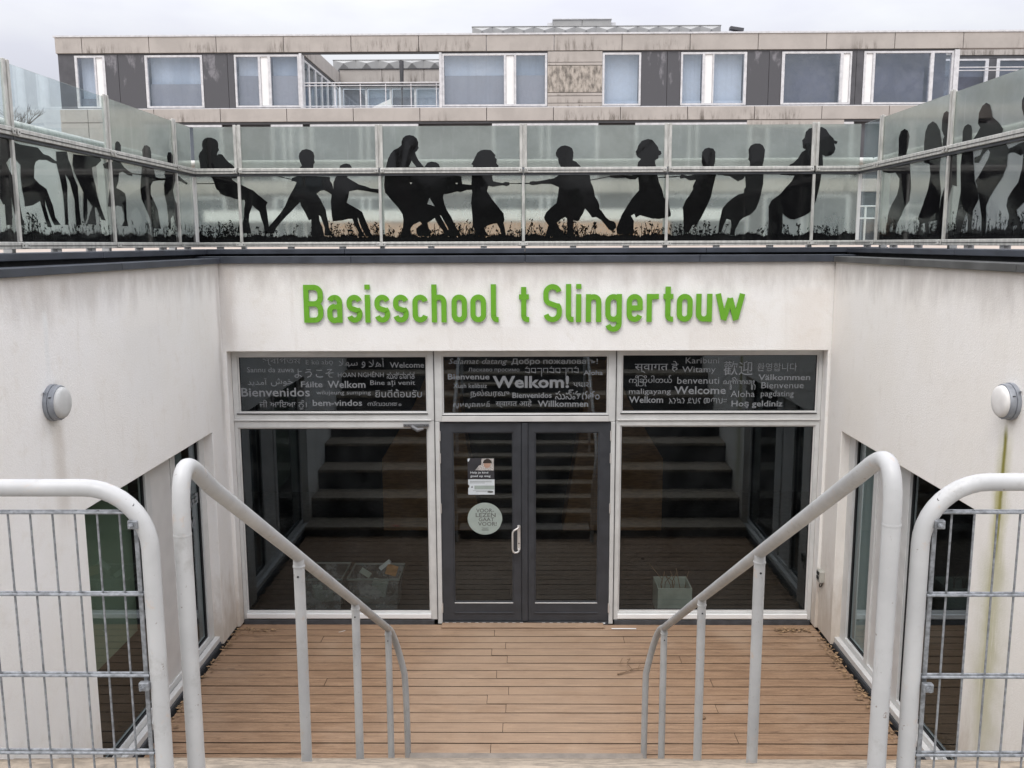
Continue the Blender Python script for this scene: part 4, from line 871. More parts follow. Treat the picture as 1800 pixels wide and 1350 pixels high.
def balustrade(name, label, plane, A, outward, a0, a1, posts, sil, ropes, clear=None, seed=1, tube_end=(0, 0), clear_corner=False):
    """plane 'XZ' (A = y) or 'YZ' (A = x). outward = +1/-1: direction away from the pit along the third axis."""
    s = outward
    t = thing(name, label, 'balustrade', ((a0 + a1) / 2, A, 3.84) if plane == 'XZ' else (A, (a0 + a1) / 2, 3.84), 'glass balustrades round the sunken entrance')
    def bx(mb, u0, u1, d0, d1, z0, z1):
        d0, d1 = sorted((A + s * d0, A + s * d1))
        if plane == 'XZ': mb.box(u0, u1, d0, d1, z0, z1)
        else: mb.box(d0, d1, u0, u1, z0, z1)
        return mb
    edges = sorted([a0] + posts + [a1])
    for i, (u0, u1) in enumerate(zip(edges, edges[1:])):
        if u1 - u0 < 0.1: continue
        up = M['glass_clear'] if clear and (u0 + u1) / 2 < clear else M['frost_upper']
        clear_low = clear_corner and u1 > a1 - 0.01
        if clear_low: up = M['glass_clear']
        g0 = 0.012
        bx(MB(), u0 + g0, u1 - g0, 0.0, 0.008, 4.60, 5.008).build('glass_panel', up, t)
        bx(MB(), u0 + g0, u1 - g0, 0.0, 0.008, 3.90, 4.565).build('glass_panel', M['glass_clear'] if clear_low else M['frost'], t)
        r = MB(); bx(r, u0 + 0.01, u1 - 0.01, -0.040, 0.02, 4.560, 4.612); r = r.build('middle_rail', M['alu_rail'], t, 0.004)
        bx(MB(), u0 + 0.01, u1 - 0.01, -0.044, -0.0405, 4.582, 4.586).build('rail_groove', M['rubber'], r)
        bx(MB(), u0 + 0.004, u1 - 0.004, -0.026, 0.015, 4.538, 4.558).build('rail_lip', M['sill'], r, 0.002)
        r = MB(); bx(r, u0 + 0.008, u1 - 0.008, -0.042, 0.022, 3.856, 3.902); r = r.build('bottom_rail', M['alu_rail'], t, 0.004)
        bx(MB(), u0 + 0.01, u1 - 0.01, -0.046, -0.0425, 3.876, 3.880).build('rail_groove', M['rubber'], r)
        mb = MB()
        lim = (u0 + .012, u1 - .012)
        def put(m, pts, lay):
            pts = [(min(max(p, lim[0]), lim[1]), q) for p, q in pts]
            if len(set(pts)) < 3: return
            i0 = len(m.v); d = A - s * (0.0016 + 0.0004 * lay + 0.00015 * (len(m.f) % 3))
            for p, q in pts: m.v.append((p, d, q) if plane == 'XZ' else (d, p, q))
            m.f.append(tuple(range(i0, i0 + len(pts))))
        if not clear_low:
          grass(mb, u0, u1, 3.90, seed + i * 3.7, put)
          mb.build('grass_silhouette', M['black_film'], t, kind='stuff')
        for ub in ([u0 + 0.35 * (u1 - u0), u0 + 0.72 * (u1 - u0)] if u1 - u0 > 0.8 else [(u0 + u1) / 2]):
            bx(MB(), ub - 0.03, ub + 0.03, -0.02, 0.03, 3.834, 3.856).build('bracket', M['alu_light'], t, 0.002)
    for u in posts:
        p = MB(); bx(p, u - 0.036, u - 0.008, -0.020, -0.004, 4.614, 5.025); bx(p, u + 0.008, u + 0.036, -0.020, -0.004, 4.614, 5.025); bx(p, u - 0.0075, u + 0.0075, -0.012, 0.02, 4.614, 5.020)
        p = p.build('post', M['alu_rail'], t, 0.003)
        q = MB(); bx(q, u - 0.0135, u + 0.0135, -0.022, -0.002, 3.904, 4.536); q.build('lower_post', M['alu_rail'], t, 0.003)
        q = MB(); bx(q, u - 0.022, u + 0.022, 0.03, 0.09, 3.83, 4.60); q.build('back_post', M['alu'], t, 0.003)
        q = MB(); bx(q, u - 0.045, u - 0.012, -0.052, -0.0465, 4.568, 4.604); q.build('clamp', M['alu_rail'], t, 0.002)
        q = MB(); bx(q, u + 0.012, u + 0.045, -0.052, -0.0465, 4.568, 4.604); q.build('clamp', M['alu_rail'], t, 0.002)
        q = MB(); bx(q, u - 0.045, u + 0.045, -0.052, -0.0465, 3.862, 3.896); q.build('clamp', M['alu_rail'], t, 0.002)
        for du, z in ((-.028, 4.586), (.028, 4.586), (-.028, 3.879), (.028, 3.879)):
            q = MB(); bx(q, u + du - .004, u + du + .004, -0.0545, -0.0525, z - .004, z + .004); q.build('bolt', M['rubber'], t)
    if plane == 'XZ':
        for u in (a0 + 0.0, a1 + 0.0):
            q = MB(); bx(q, u - 0.016, u + 0.016, -0.012, 0.012, 3.904, 4.536); q.build('corner_post', M['alu_light'], t, 0.003)
    # round hand rail standing behind the glass
    d = A + s * 0.20
    e0, e1 = a0 - tube_end[0], a1 + tube_end[1]
    pp = [(e0, d, 4.675), (e1, d, 4.675)] if plane == 'XZ' else [(d, e0, 4.675), (d, e1, 4.675)]
    MB().tube(pp, 0.036, 16).build('hand_rail', M['alu_rail'], t, smooth=True)
    for k, pts in enumerate(sil):
        P = list(zip(pts[0::2], pts[1::2]))
        P = [(min(max(p, a0 + .01), a1 - .01), max(q, 3.905)) for p, q in P]
        MB().flat(P, A - s * (0.0024 + 0.0004 * k), plane, HOLES.get((k, plane), ())).build('child_silhouette', M['black_film'], t)
    for r_ in ropes:
        (p, q, p2, q2) = r_; h = 0.004
        MB().flat([(p, q - h), (p2, q2 - h), (p2, q2 + h), (p, q + h)], A - s * 0.0019, plane).build('rope_silhouette', M['black_film'], t)
    return t
balustrade('glass_balustrade', 'front glass balustrade over the green sign, with black tug of war silhouettes', 'XZ', 9.08, 1, -3.205, 3.285, [-2.765, -1.385, 0.015, 1.415, 2.835], SIL_F, ROPE_F, seed=1, tube_end=(0.18, 0.18))
balustrade('glass_balustrade', 'left glass balustrade running towards the viewer, its nearest upper pane clear', 'YZ', -3.217, -1, 3.05, 9.066, [8.61, 7.23, 5.85, 4.47, 3.09], SIL_L, ROPE_L, clear=7.0, seed=5, tube_end=(0, 0.2))
balustrade('glass_balustrade', 'right glass balustrade running towards the viewer, frosted panes with crowded silhouettes', 'YZ', 3.296, 1, 3.05, 9.066, [8.60, 7.22, 5.84, 4.46, 3.08], SIL_R, ROPE_R, seed=9, clear_corner=True, tube_end=(0, 0.2))

# ------------------------------------------------------------------ stair handrails
def bez(p0, p1, p2, n=8):
    p0, p1, p2 = map(Vector, (p0, p1, p2))
    return [p0.lerp(p1, i / n).lerp(p1.lerp(p2, i / n), i / n) for i in range(n + 1)]
def cub(p0, p1, p2, p3, n=16):
    P = [Vector(p) for p in (p0, p1, p2, p3)]; o = []
    for i in range(n + 1):
        t = i / n; o.append(P[0] * (1 - t) ** 3 + P[1] * 3 * t * (1 - t) ** 2 + P[2] * 3 * t * t * (1 - t) + P[3] * t ** 3)
    return o
def handrail(X, Xe, sx, near, line, rise, label):
    """line: centre points (y, z) of the sloping rail, one above each post"""
    t = thing('stair_handrail', label, 'handrail', (X, 4.3, 1.3), 'white tubular handrails of the stairs')
    (ya, za), (yb, zb_) = line[0], line[1]; k = (za - zb_) / (yb - ya)
    ys = near + 0.27; zs = za + k * (ya - ys)
    path = [Vector((X, near, 2.24)), Vector((X, near, zs - 0.045))]
    path += cub((X, near, zs - 0.04), (X, near, zs + rise), (X, ys - 0.16, zs + 0.16 * k), (X, ys, zs), 16)
    path += [Vector((X, y, z)) for y, z in line]
    MB().tube(path, 0.0245, 20).build('rail', M['tube'], t, smooth=True)
    yl, zl = line[-1]
    e = bez((X, yl - 0.01, zl + 0.005), (X - sx * 0.005, 6.31, zl - 0.10), (X - sx * 0.07, 6.36, 0.72), 8) + bez((X - sx * 0.07, 6.36, 0.72), (Xe, 6.37, 0.5), (Xe, 6.37, 0.0), 5)[1:]
    MB().tube(e, 0.0235, 16).build('rail_end', M['tube'], t, smooth=True)
    for (y, z), zb in zip(line, (1.40, 0.84, 0.13)):
        p = MB().tube([(X, y - 0.02, zb), (X, y - 0.02, z)], 0.0235, 16).build('post', M['tube'], t, smooth=True)
        MB().lathe([(0.0045, 0), (0.0045, 0.002)], (X, y - 0.0436, z - 0.07), (0, -1, 0), 10).build('bolt_hole', M['rubber'], p)
        MB().lathe([(0.0255, 0), (0.0265, 0.004), (0.0255, 0.008)], (X, y - 0.02, z - 0.034), (0, 0, 1), 16).build('weld', M['tube'], p, smooth=True)
    MB().lathe([(0.006, 0), (0.006, 0.0015)], (X, near + 0.012, zs + 0.095), (0, -0.8, 0.6), 10).build('bolt_hole', M['rubber'], t)
    MB().lathe([(0.0252, 0), (0.0256, 0.003), (0.0252, 0.006)], (X, near, zs - 0.06), (0, 0, 1), 20).build('weld', M['tube'], t, smooth=True)
    return t
handrail(-0.95, -0.868, -1, 2.44, [(3.715, 2.560), (4.93, 1.862), (6.10, 1.185)], 0.24, 'left white tube handrail running down the stairs to the deck')
handrail(0.985, 0.912, 1, 2.355, [(3.655, 2.600), (4.79, 1.945), (6.03, 1.225)], 0.19, 'right white tube handrail running down the stairs to the deck')

# ------------------------------------------------------------------ mesh fences at the top of the stairs
def fence(x_post, sx, x_end, label, ztop):
    t = thing('mesh_fence', label, 'fence', (x_post, 2.35, 2.24), 'mesh fences beside the stair head')
    xo = x_post; y = 2.35; r = 0.17
    path = [Vector((xo, y, 2.24)), Vector((xo, y, ztop - r))]
    path += [Vector((xo + sx * (r - r * math.cos(a)), y, ztop - r + r * math.sin(a))) for a in [math.radians(q) for q in range(9, 91, 9)]]
    path += [Vector((x_end, y, ztop))]
    MB().tube(path, 0.0235, 20).build('frame_tube', M['tube'], t, smooth=True)
    MB().lathe([(0.005, 0), (0.005, 0.0015)], (xo + sx * 0.035, y - 0.014, ztop - 0.043), (-0.3 * sx, -0.7, 0.65), 10).build('bolt_hole', M['rubber'], t)
    xm0 = xo + sx * 0.035
    a, b = sorted((xm0, x_end))
    rows = [3.173, 2.943, 2.709, 2.479, 2.28]
    h0 = None
    for z in rows:
        for dy in (-0.008, 0.008):
            if h0 is None:
                h0 = MB().tube([(a - (0.012 if sx < 0 else 0.012), y + dy, z), (b + 0.012, y + dy, z)], 0.0042, 8).build('horizontal_wire', M['galv'], t, smooth=True); hz = z; hd = dy
            else: instance(h0, t, (0, dy - hd, z - hz))
    x = xm0 + sx * 0.018; v0 = None; k = 0
    MB().box(xm0 - 0.006, xm0 + 0.006, y - 0.003, y + 0.003, 2.28, 3.18).build('edge_strip', M['galv'], t, 0.001)
    xx = x + sx * 0.025
    while abs(xx - xo) < abs(x_end - xo):
        if v0 is None:
            v0 = MB().tube([(xx, y, 2.25), (xx, y, 3.178)], 0.0030, 8).build('vertical_wire', M['galv'], t, smooth=True); vx = xx
        else: instance(v0, t, (xx - vx, 0, 0))
        xx += sx * 0.0603
    for z in (3.145, 2.685):
        MB().box(xm0 - 0.012, xm0 + 0.016, y - 0.028, y - 0.010, z - 0.012, z + 0.012).build('clamp', M['galv'], t, 0.003)
        MB().lathe([(0.007, 0), (0.007, 0.008), (0.004, 0.009), (0.004, 0.016)], (xm0, y - 0.028, z), (0, -1, 0), 8).build('clamp_bolt', M['galv'], t)
    return t
fence(-1.004, -1, -2.905, 'left mesh fence with white tube frame, before the lamp wall', 3.240)
fence(1.063, 1, 2.975, 'right mesh fence with white tube frame, before the green streaked wall', 3.254)

# ------------------------------------------------------------------ small things
po = thing('poster', 'small poster with a photo and white notices on the left door glass', 'poster', (-0.415, 8.94, 1.37))
MB().box(-0.552, -0.283, 8.9405, 8.9425, 1.532, 1.745).build('poster_sheet', M['poster_dark'], po)
MB().flat([(-0.42, 1.62), (-0.288, 1.62), (-0.288, 1.742), (-0.41, 1.742)], 8.9400).build('photo', M['shirt'], po)
MB().flat([(-0.355 + .036 * math.cos(i * .52), 1.685 + .042 * math.sin(i * .52)) for i in range(12)], 8.9396).build('photo_face', M['skin'], po)
MB().flat([(-0.352 + .046 * math.cos(i * .35), 1.694 + .046 * math.sin(i * .35)) for i in range(10)], 8.9392).build('photo_hair', M['hair'], po)
MB().flat([(-0.475, 1.622), (-0.405, 1.622), (-0.40, 1.68), (-0.435, 1.672)], 8.9396).build('photo_shirt', M['shirt'], po)
MB().flat([(-0.55, 1.742), (-0.55, 1.712), (-0.54, 1.712), (-0.525, 1.742)], 8.9400).build('corner_mark', M['paper'], po)
put_text('lettering', 'Help je kind', -0.525, -0.345, 1.582, 1.608, 8.9398, M['paper'], po, 1)
put_text('lettering', 'goed op weg', -0.525, -0.322, 1.545, 1.573, 8.9398, M['paper'], po, 1)
MB().prism([(-0.548, 1.368), (-0.281, 1.368), (-0.281, 1.526), (-0.548, 1.526), (-0.548, 1.472), (-0.536, 1.465), (-0.536, 1.445), (-0.548, 1.436)], 8.9405, 8.9425).build('notice', M['paper'], po)
MB().flat([(-0.485, 1.422), (-0.283, 1.422), (-0.283, 1.462), (-0.485, 1.462)], 8.9400).build('notice_band', M['sticker'], po)
for i, (a, b, z) in enumerate(((-.53, -.31, 1.508), (-.53, -.31, 1.499), (-.53, -.38, 1.488), (-.50, -.33, 1.407), (-.47, -.36, 1.398))):
    MB().flat([(a, z), (b, z), (b, z + .003), (a, z + .003)], 8.9398).build('print_line', M['sticker_text'], po)
MB().flat([(-0.325 + .032 * math.cos(i * .63), 1.397 + .011 * math.sin(i * .63)) for i in range(10)], 8.9395).build('oval_mark', M['sticker_text'], po)
MB().flat([(-0.52, 1.44), (-0.50, 1.44), (-0.508, 1.462)], 8.9398).build('print_mark', M['sticker_text'], po)

stk = thing('round_sticker', 'round grey green sticker with dark words below the poster', 'sticker', (-0.381, 8.94, 1.115))
MB().prism([(-0.381 + .176 * math.cos(i * math.pi / 24), 1.115 + .168 * math.sin(i * math.pi / 24)) for i in range(48) if i not in (45, 46)], 8.9408, 8.9425).build('disc', M['sticker'], stk)
for w_, x0, x1, z0, z1 in (('VOOR-', -.47, -.29, 1.180, 1.222), ('LEZEN', -.475, -.272, 1.133, 1.174), ('GAAT', -.445, -.288, 1.088, 1.128), ('VOOR!', -.452, -.262, 1.040, 1.081)):
    put_text('lettering', w_, x0, x1, z0, z1, 8.9403, M['sticker_text'], stk, 1)
MB().flat([(-.42, 1.022), (-.40, 1.014), (-.36, 1.014), (-.34, 1.022), (-.36, 1.019), (-.40, 1.019)], 8.9403).build('smile_mark', M['sticker_text'], stk)
for z in (1.004, .996, .988): MB().flat([(-.415, z), (-.345, z), (-.345, z + .003), (-.415, z + .003)], 8.9403).build('print_line', M['sticker_text'], stk)

so = thing('wall_socket', 'small grey outdoor socket box on the right pier beside the window', 'socket', (XR, 8.72, 0.6))
MB().box(2.940, XR, 8.64, 8.745, 0.545, 0.66).build('socket_box', M['socket'], so, 0.006)
for z in (0.575, 0.62): MB().box(2.932, 2.939, 8.665, 8.72, z, z + 0.028).build('socket_hole', M['rubber'], so)
MB().tube([(2.965, 8.68, 0.545), (2.955, 8.68, 0.50), (2.965, 8.69, 0.485), (2.98, 8.69, 0.50), (2.985, 8.69, 0.54)], 0.005, 8).build('cable', M['rubber'], so, smooth=True)

def bin_(x0, x1, y0, y1, z1, label, mat, taper=0.03):
    t = thing('storage_bin', label, 'storage bin', ((x0 + x1) / 2, (y0 + y1) / 2, 0))
    mb = MB(); i = 0
    b = [(x0 + taper, y0 + taper, 0.0), (x1 - taper, y0 + taper, 0.0), (x1 - taper, y1 - taper, 0.0), (x0 + taper, y1 - taper, 0.0), (x0, y0, z1), (x1, y0, z1), (x1, y1, z1), (x0, y1, z1)]
    mb.v = b; mb.f = [(0, 3, 2, 1), (0, 1, 5, 4), (1, 2, 6, 5), (2, 3, 7, 6), (3, 0, 4, 7)]
    mb.build('tub', mat, t)
    MB().prism([(x0 - .012, y0 - .012), (x1 + .012, y0 - .012), (x1 + .012, y1 + .012), (x0 - .012, y1 + .012)], z1, z1 + 0.02, 'XY', [[(x0, y0), (x1, y0), (x1, y1), (x0, y1)]]).build('rim', M['rim'], t, 0.003)
    return t
b1 = bin_(-2.42, -1.93, 9.25, 9.75, 0.34, 'left translucent storage bin with white cards, behind the left window', M['bin'])
for c, h, r in (((-2.12, 9.36, .12), (.07, .008, .06), .1), ((-2.25, 9.5, .1), (.05, .05, .08), .4)):
    MB().obox(c, h, Matrix.Rotation(r, 3, 'Z')).build('white_card', M['box_white'], b1)
b2 = bin_(-1.86, -1.32, 9.25, 9.72, 0.34, 'right translucent storage bin heaped with tools and bottles, behind the left window', M['bin'])
for c, h, r, m in (((-1.70, 9.42, .36), (.06, .02, .025), .6, 'box_white'), ((-1.5, 9.5, .42), (.02, .02, .07), .9, 'paper'), ((-1.42, 9.45, .38), (.06, .05, .04), .3, 'ply'), ((-1.55, 9.4, .2), (.08, .05, .08), .2, 'box_white')):
    MB().obox(c, h, Matrix.Rotation(r, 3, 'Y')).build('contents', M[m], b2)
t = thing('storage_box', 'open white square box with dry plants, behind the right window', 'box', (1.60, 9.3, 0))
MB().prism([(1.42, 9.12), (1.78, 9.12), (1.78, 9.48), (1.42, 9.48)], 0.0, 0.30, 'XY', [[(1.435, 9.135), (1.765, 9.135), (1.765, 9.465), (1.435, 9.465)]]).build('box_body', M['box_white'], t, 0.004)
rl = random.Random(11)
for i in range(9):
    x, y = rl.uniform(1.46, 1.74), rl.uniform(9.18, 9.42)
    MB().tube([(x, y, .05), (x + rl.uniform(-.05, .05), y, .3), (x + rl.uniform(-.12, .12), y + rl.uniform(-.05, .05), rl.uniform(.36, .46))], 0.004, 5).build('dry_stem', M['twig'], t)
# plywood cheeks of the seats inside
for sx, lab in ((-1, 'left tapered plywood cupboard standing in the dark hall'), (1, 'right tapered plywood cupboard standing in the dark hall')):
    c = MB().prism([(sx * 0.55, 0.0), (sx * 1.9, 0.0), (sx * 1.9, 1.0), (sx * 1.45, 1.75), (sx * 1.2, 2.35), (sx * 0.9, 2.35), (sx * 0.75, 1.2)], 12.0, 12.5).build('plywood_cupboard', M['ply'], None, 0.01)
    c['label'] = lab; c['category'] = 'cupboard'

# twig, scraps and leaf litter on the deck
tw = thing('twig', 'dry forked twig lying on the wooden deck', 'twig', (0.97, 7.85, 0.0))
for path, r in (([(0.86, 7.78, .012), (0.93, 7.80, .02), (1.0, 7.84, .03), (1.06, 7.88, .02), (1.09, 7.95, .03)], .007), ([(1.0, 7.84, .03), (0.96, 7.92, .05), (0.90, 7.95, .03), (0.93, 8.02, .05)], .005), ([(0.96, 7.92, .05), (1.0, 7.99, .06), (0.98, 8.04, .03)], .004), ([(1.04, 7.87, .02), (1.12, 7.86, .04), (1.13, 7.92, .06)], .004)):
    MB().tube(path, [r * (1 - .15 * i) for i in range(len(path))], 6).build('branch', M['twig'], tw)
def scrap(name, label, cat, pts, z, mat):
    o = MB().prism(pts, z, z + 0.004, 'XY').build(name, mat); o['label'] = label; o['category'] = cat
scrap('white_strip', 'thin white strip lying on the deck edge right of the door', 'strip', [(0.905, 8.775), (1.155, 8.775), (1.155, 8.79), (0.905, 8.79)], 0.004, M['white'])
scrap('paper_scrap', 'small white paper scrap on the deck under the left window', 'paper scrap', [(-1.86, 8.69), (-1.82, 8.71), (-1.80, 8.73), (-1.84, 8.70)], 0.004, M['white'])
scrap('red_scrap', 'small red scrap at the left foot of the stairs', 'scrap', [(-1.74, 6.10), (-1.66, 6.12), (-1.645, 6.14), (-1.70, 6.15), (-1.75, 6.12)], 0.142, M['red'])
o = MB().lathe([(0.001, 0), (0.02, 0.004), (0.022, 0.014), (0.012, 0.024), (0.001, 0.026)], (1.49, 7.02, 0.0), (0, 0, 1), 10).build('pine_cone', M['twig'])
o['label'] = 'small brown cone lying alone on the right half of the deck'; o['category'] = 'cone'
bd = MB().box(-0.83, 0.83, 8.79, 8.90, 0.003, 0.018).build('threshold_board', M['wood'], None, 0.003); bd['label'] = 'wooden board laid before the double door'; bd['category'] = 'board'
lt = MB(); rr_ = random.Random(5)
for i in range(420):
    side = rr_.random() < 0.42
    if rr_.random() < .25: x, y = (rr_.uniform(-2.85, -2.5) if side else rr_.uniform(2.55, 2.9)), 8.78 - abs(rr_.gauss(0, .05))
    else:
        y = rr_.uniform(6.6, 8.75) if side else rr_.uniform(6.3, 8.7); x = (XL + 0.0 + abs(rr_.gauss(0, .05))) if side else XR - 0.0 - abs(rr_.gauss(0, .06))
    s_ = rr_.uniform(.006, .02); a = rr_.uniform(0, 6.28); z = rr_.uniform(.004, .02); i0 = len(lt.v)
    for k in range(4):
        q = a + k * 1.57; l = s_ * (1.6 if k % 2 else .7)
        lt.v.append((x + l * math.cos(q), y + l * math.sin(q), z + rr_.uniform(-.003, .008)))
    lt.f.append((i0, i0 + 1, i0 + 2, i0 + 3))
o = lt.build('leaf_litter', M['leaf'], kind='stuff'); o['label'] = 'dead leaf litter along the deck edges'; o['category'] = 'leaf litter'

# ------------------------------------------------------------------ apartment block behind the playground
YB = 38.0
far = thing('apartment_block', 'long three storey block of concrete bands, dark panels and wide windows', 'building', (0, YB, 3.8))
ZT, ZP, ZW1, ZW0, ZB1, ZB0 = 12.16, 11.50, 11.42, 9.37, 9.31, 8.80
def storey(dz): return [z - dz for z in (ZW1, ZW0)]
# core mass set back behind the cladding (with the roof terrace cut out)
MB().box(-18.70, 22, YB + 0.35, YB + 14, 3.8, 9.15).build('core', M['blind_dark'], far)
MB().box(-18.70, -9.25, YB + 0.9, YB + 8, 9.16, 11.9).box(-3.2, 17.3, YB + 0.9, YB + 14, 9.16, 11.9).build('upper_core', M['blind_dark'], far)
MB().box(-9.2, -3.25, YB + 0.3, YB + 8.3, 9.151, 9.30).build('terrace_floor', M['paving'], far)
def band(x0, x1, z0, z1, joints, y=YB, d=0.3, mat='concrete', parent=None):
    xs = [x0] + [j for j in joints if x0 + .05 < j < x1 - .05] + [x1]
    for a, b in zip(xs, xs[1:]):
        MB().box(a + .012, b - .012, y, y + d, z0, z1).build('concrete_panel', M[mat], parent or far, 0.008)
J1 = [-17.664 + 2.709 * i for i in range(0, 16)]
J2 = [-17.619 + 2.70 * i for i in range(0, 16)]
band(-18.75, 22, ZP, ZT - 0.05, J1)
MB().box(-18.80, 22, YB - 0.03, YB + 0.34, ZT - 0.045, ZT + 0.02).build('parapet_cap', M['far_alu'], far)
band(-18.75, 17.4, ZB0, ZB1, J2)
MB().box(-18.7, 17.4, YB + .06, YB + .3, ZW1 + .03, ZP - .003).box(-18.7, 17.4, YB + .06, YB + .3, 8.70, ZB0 - .003).build('soffit_strip', M['soffit'], far)
MB().box(-18.7, 17.4, YB + .02, YB + .32, ZB1 + .002, ZW0 - .03).build('sill_strip', M['far_alu'], far)
for dz in (2.87, 5.74):
    if dz < 5: band(-18.75, 17.4, ZB0 - dz, ZB1 - dz, J2)
    MB().box(-18.7, 17.4, YB + .25, YB + .3, ZW0 - dz - .05, ZP - dz + .06).build('wall_strip', M['dark_panel'], far)
def bwin(x0, x1, cells, z0=ZW0, z1=ZW1, blind='blind', cut=0.52, y=YB, parent=None):
    """window: cells = (x0, x1, 'g' glass / 'w' white panel)"""
    par = parent or far
    w = MB().prism([(x0, z0), (x1, z0), (x1, z1), (x0, z1)], y + .05, y + .17, 'XZ', [[(a, z0 + .07), (b, z0 + .07), (b, z1 - .08), (a, z1 - .08)] for a, b, k in cells]).build('window', M['far_alu'], par)
    for a, b, k in cells:
        if k == 'w':
            MB().box(a + .01, b - .01, y + .09, y + .14, z0 + .08, z1 - .09).build('panel', M['white'], w)
        else:
            MB().flat([(a, z0 + .07), (b, z0 + .07), (b, z1 - .08), (a, z1 - .08)], y + .12).build('pane', M['bg_glass'], w)
            if blind == 'dark':
                MB().flat([(a, z0), (b, z0), (b, z1), (a, z1)], y + .6).build('room_back', M['blind_dark'], w)
            else:
                zc = z0 + (z1 - z0) * cut
                MB().flat([(a, z0), (b, z0), (b, zc), (a, zc)], y + .30).build('blind', M[blind], w)
                MB().flat([(a, zc - .1), (b, zc - .1), (b, z1), (a, z1)], y + .45).build('curtain', M['blind_light'], w)
def dpan(x0, x1, joints, z0=ZW0 - .05, z1=ZW1 + .03, mat='dark_panel'):
    xs = [x0] + joints + [x1]
    for i, (a, b) in enumerate(zip(xs, xs[1:])):
        MB().box(a + .008, b - .008, YB + .07, YB + .2, z0, z1).build('dark_panel', M[mat], far, 0.004)
dpan(-18.70, -18.03, [])
bwin(-18.026, -16.80, [(-17.93, -17.24, 'g'), (-17.17, -16.90, 'w')], cut=0.2)
dpan(-16.79, -15.20, [-16.27], mat='dark_panel_bloom')
bwin(-15.19, -12.86, [(-15.09, -12.95, 'g')], cut=.47)
dpan(-12.85, -11.59, [-11.85], mat='dark_panel_bloom')
bwin(-11.575, -8.95, [(-11.50, -10.61, 'g'), (-10.52, -10.22, 'w'), (-10.11, -9.02, 'g')], cut=.62)
for _x in (-8.94, -3.31): MB().box(_x, _x + .1, YB, YB + .5, ZW0 - .06, ZW1 + .03).build('pilaster', M['far_alu'], far)
bwin(-3.21, 1.03, [(-3.12, -.71, 'g'), (-.63, -.30, 'w'), (-.22, .94, 'g')], cut=.60)
zz = [ZW0 - .05, 9.47, 9.75, 9.88, 10.93, 11.05, ZW1 + .06]
for i, (a, b) in enumerate(zip(zz, zz[1:])):
    MB().box(1.045, 3.235, YB + .02, YB + .3, a + .01, b - .01).build('concrete_panel', M['concrete_stained' if i == 3 else 'concrete'], far, 0.008)
bwin(3.243, 4.79, [(3.33, 4.71, 'g')], blind='blind_light', cut=.1)
dpan(4.80, 6.38, [5.84], mat='dark_panel_bloom')
bwin(6.388, 9.02, [(6.46, 7.25, 'g'), (7.34, 7.66, 'w'), (7.71, 8.91, 'g')], blind='blind_light', cut=.1)
dpan(9.03, 10.40, [9.91], mat='dark_panel_bloom')
bwin(10.413, 13.20, [(10.53, 12.75, 'g'), (12.86, 13.13, 'w')], blind='dark')
dpan(13.21, 13.67, [13.39])
bwin(13.68, 17.24, [(13.76, 14.04, 'w'), (14.13, 16.33, 'g'), (16.47, 17.17, 'g')], blind='dark')
MB().box(17.25, 17.44, YB - .02, YB + .4, ZW0 - .06, ZW1 + .03).build('pilaster', M['far_alu'], far)
# storeys below, mostly behind the frosted glass
for dz in (2.87, 5.74):
    for (a, b) in ((-16.6, -12.2), (-10.2, -8.9), (-8.6, -4.2), (-1.2, 3.1), (4.6, 9.3), (9.9, 13.4), (14.5, 17.0)):
        m_ = (a + b) / 2
        bwin(a, b, [(a + .1, m_ - .2, 'g'), (m_ - .1, m_ + .1, 'g'), (m_ + .2, b - .1, 'g')], ZW0 - dz, ZW1 - dz + .14, blind='dark' if dz > 3 else 'blind')
MB().box(-8.2, 6.0, YB - .6, YB - .1, 3.8, 4.75).build('plinth', M['brick_orange'], far)
MB().box(-13.0, 9.0, YB - .3, YB - .05, 4.8, 5.25).build('white_fascia', M['white'], far)
MB().box(9.1, 13.0, YB + .03, YB + .3, 8.50, ZB0 - .02).build('concrete_panel', M['concrete'], far)
band(-18.75, -15.3, 7.9, 8.78, J2, YB, .3)
band(-18.75, -15.3, 7.0, 7.88, J2, YB, .3)
# roof terrace opening: side wing, back wing and its railing
MB().box(-9.25, -8.86, YB + .36, YB + 8, 11.50, ZT - .02).build('concrete_panel', M['concrete'], far, 0.01)
MB().box(-9.22, -8.90, YB + .36, YB + 8, 11.40, 11.497).build('soffit_strip', M['soffit'], far)
sw = MB().prism([(YB + .4, 9.31), (YB + 8, 9.31), (YB + 8, 11.39), (YB + .4, 11.39)], -9.0, -8.92, 'YZ', [[(YB + .55 + i * 1.25, 9.4), (YB + 1.6 + i * 1.25, 9.4), (YB + 1.6 + i * 1.25, 11.3), (YB + .55 + i * 1.25, 11.3)] for i in range(6)]).build('window', M['far_alu'], far)
for i in range(6): MB().flat([(YB + .55 + i * 1.25, 9.4), (YB + 1.6 + i * 1.25, 9.4), (YB + 1.6 + i * 1.25, 11.3), (YB + .55 + i * 1.25, 11.3)], -8.96, 'YZ').build('pane', M['bg_glass'], sw)
for i in range(3):
    a = -8.85 + 2.05 * i; MB().box(a + .01, a + 2.04, YB + 8, YB + 8.3, 11.60, 12.27).build('concrete_panel', M['concrete'], far, .01)
MB().box(-8.9, -2.7, YB + 7.95, YB + 8.35, 12.28, 12.31).box(-8.9, -2.7, YB + 7.9, YB + 8.35, 11.48, 11.595).build('trim', M['soffit'], far)
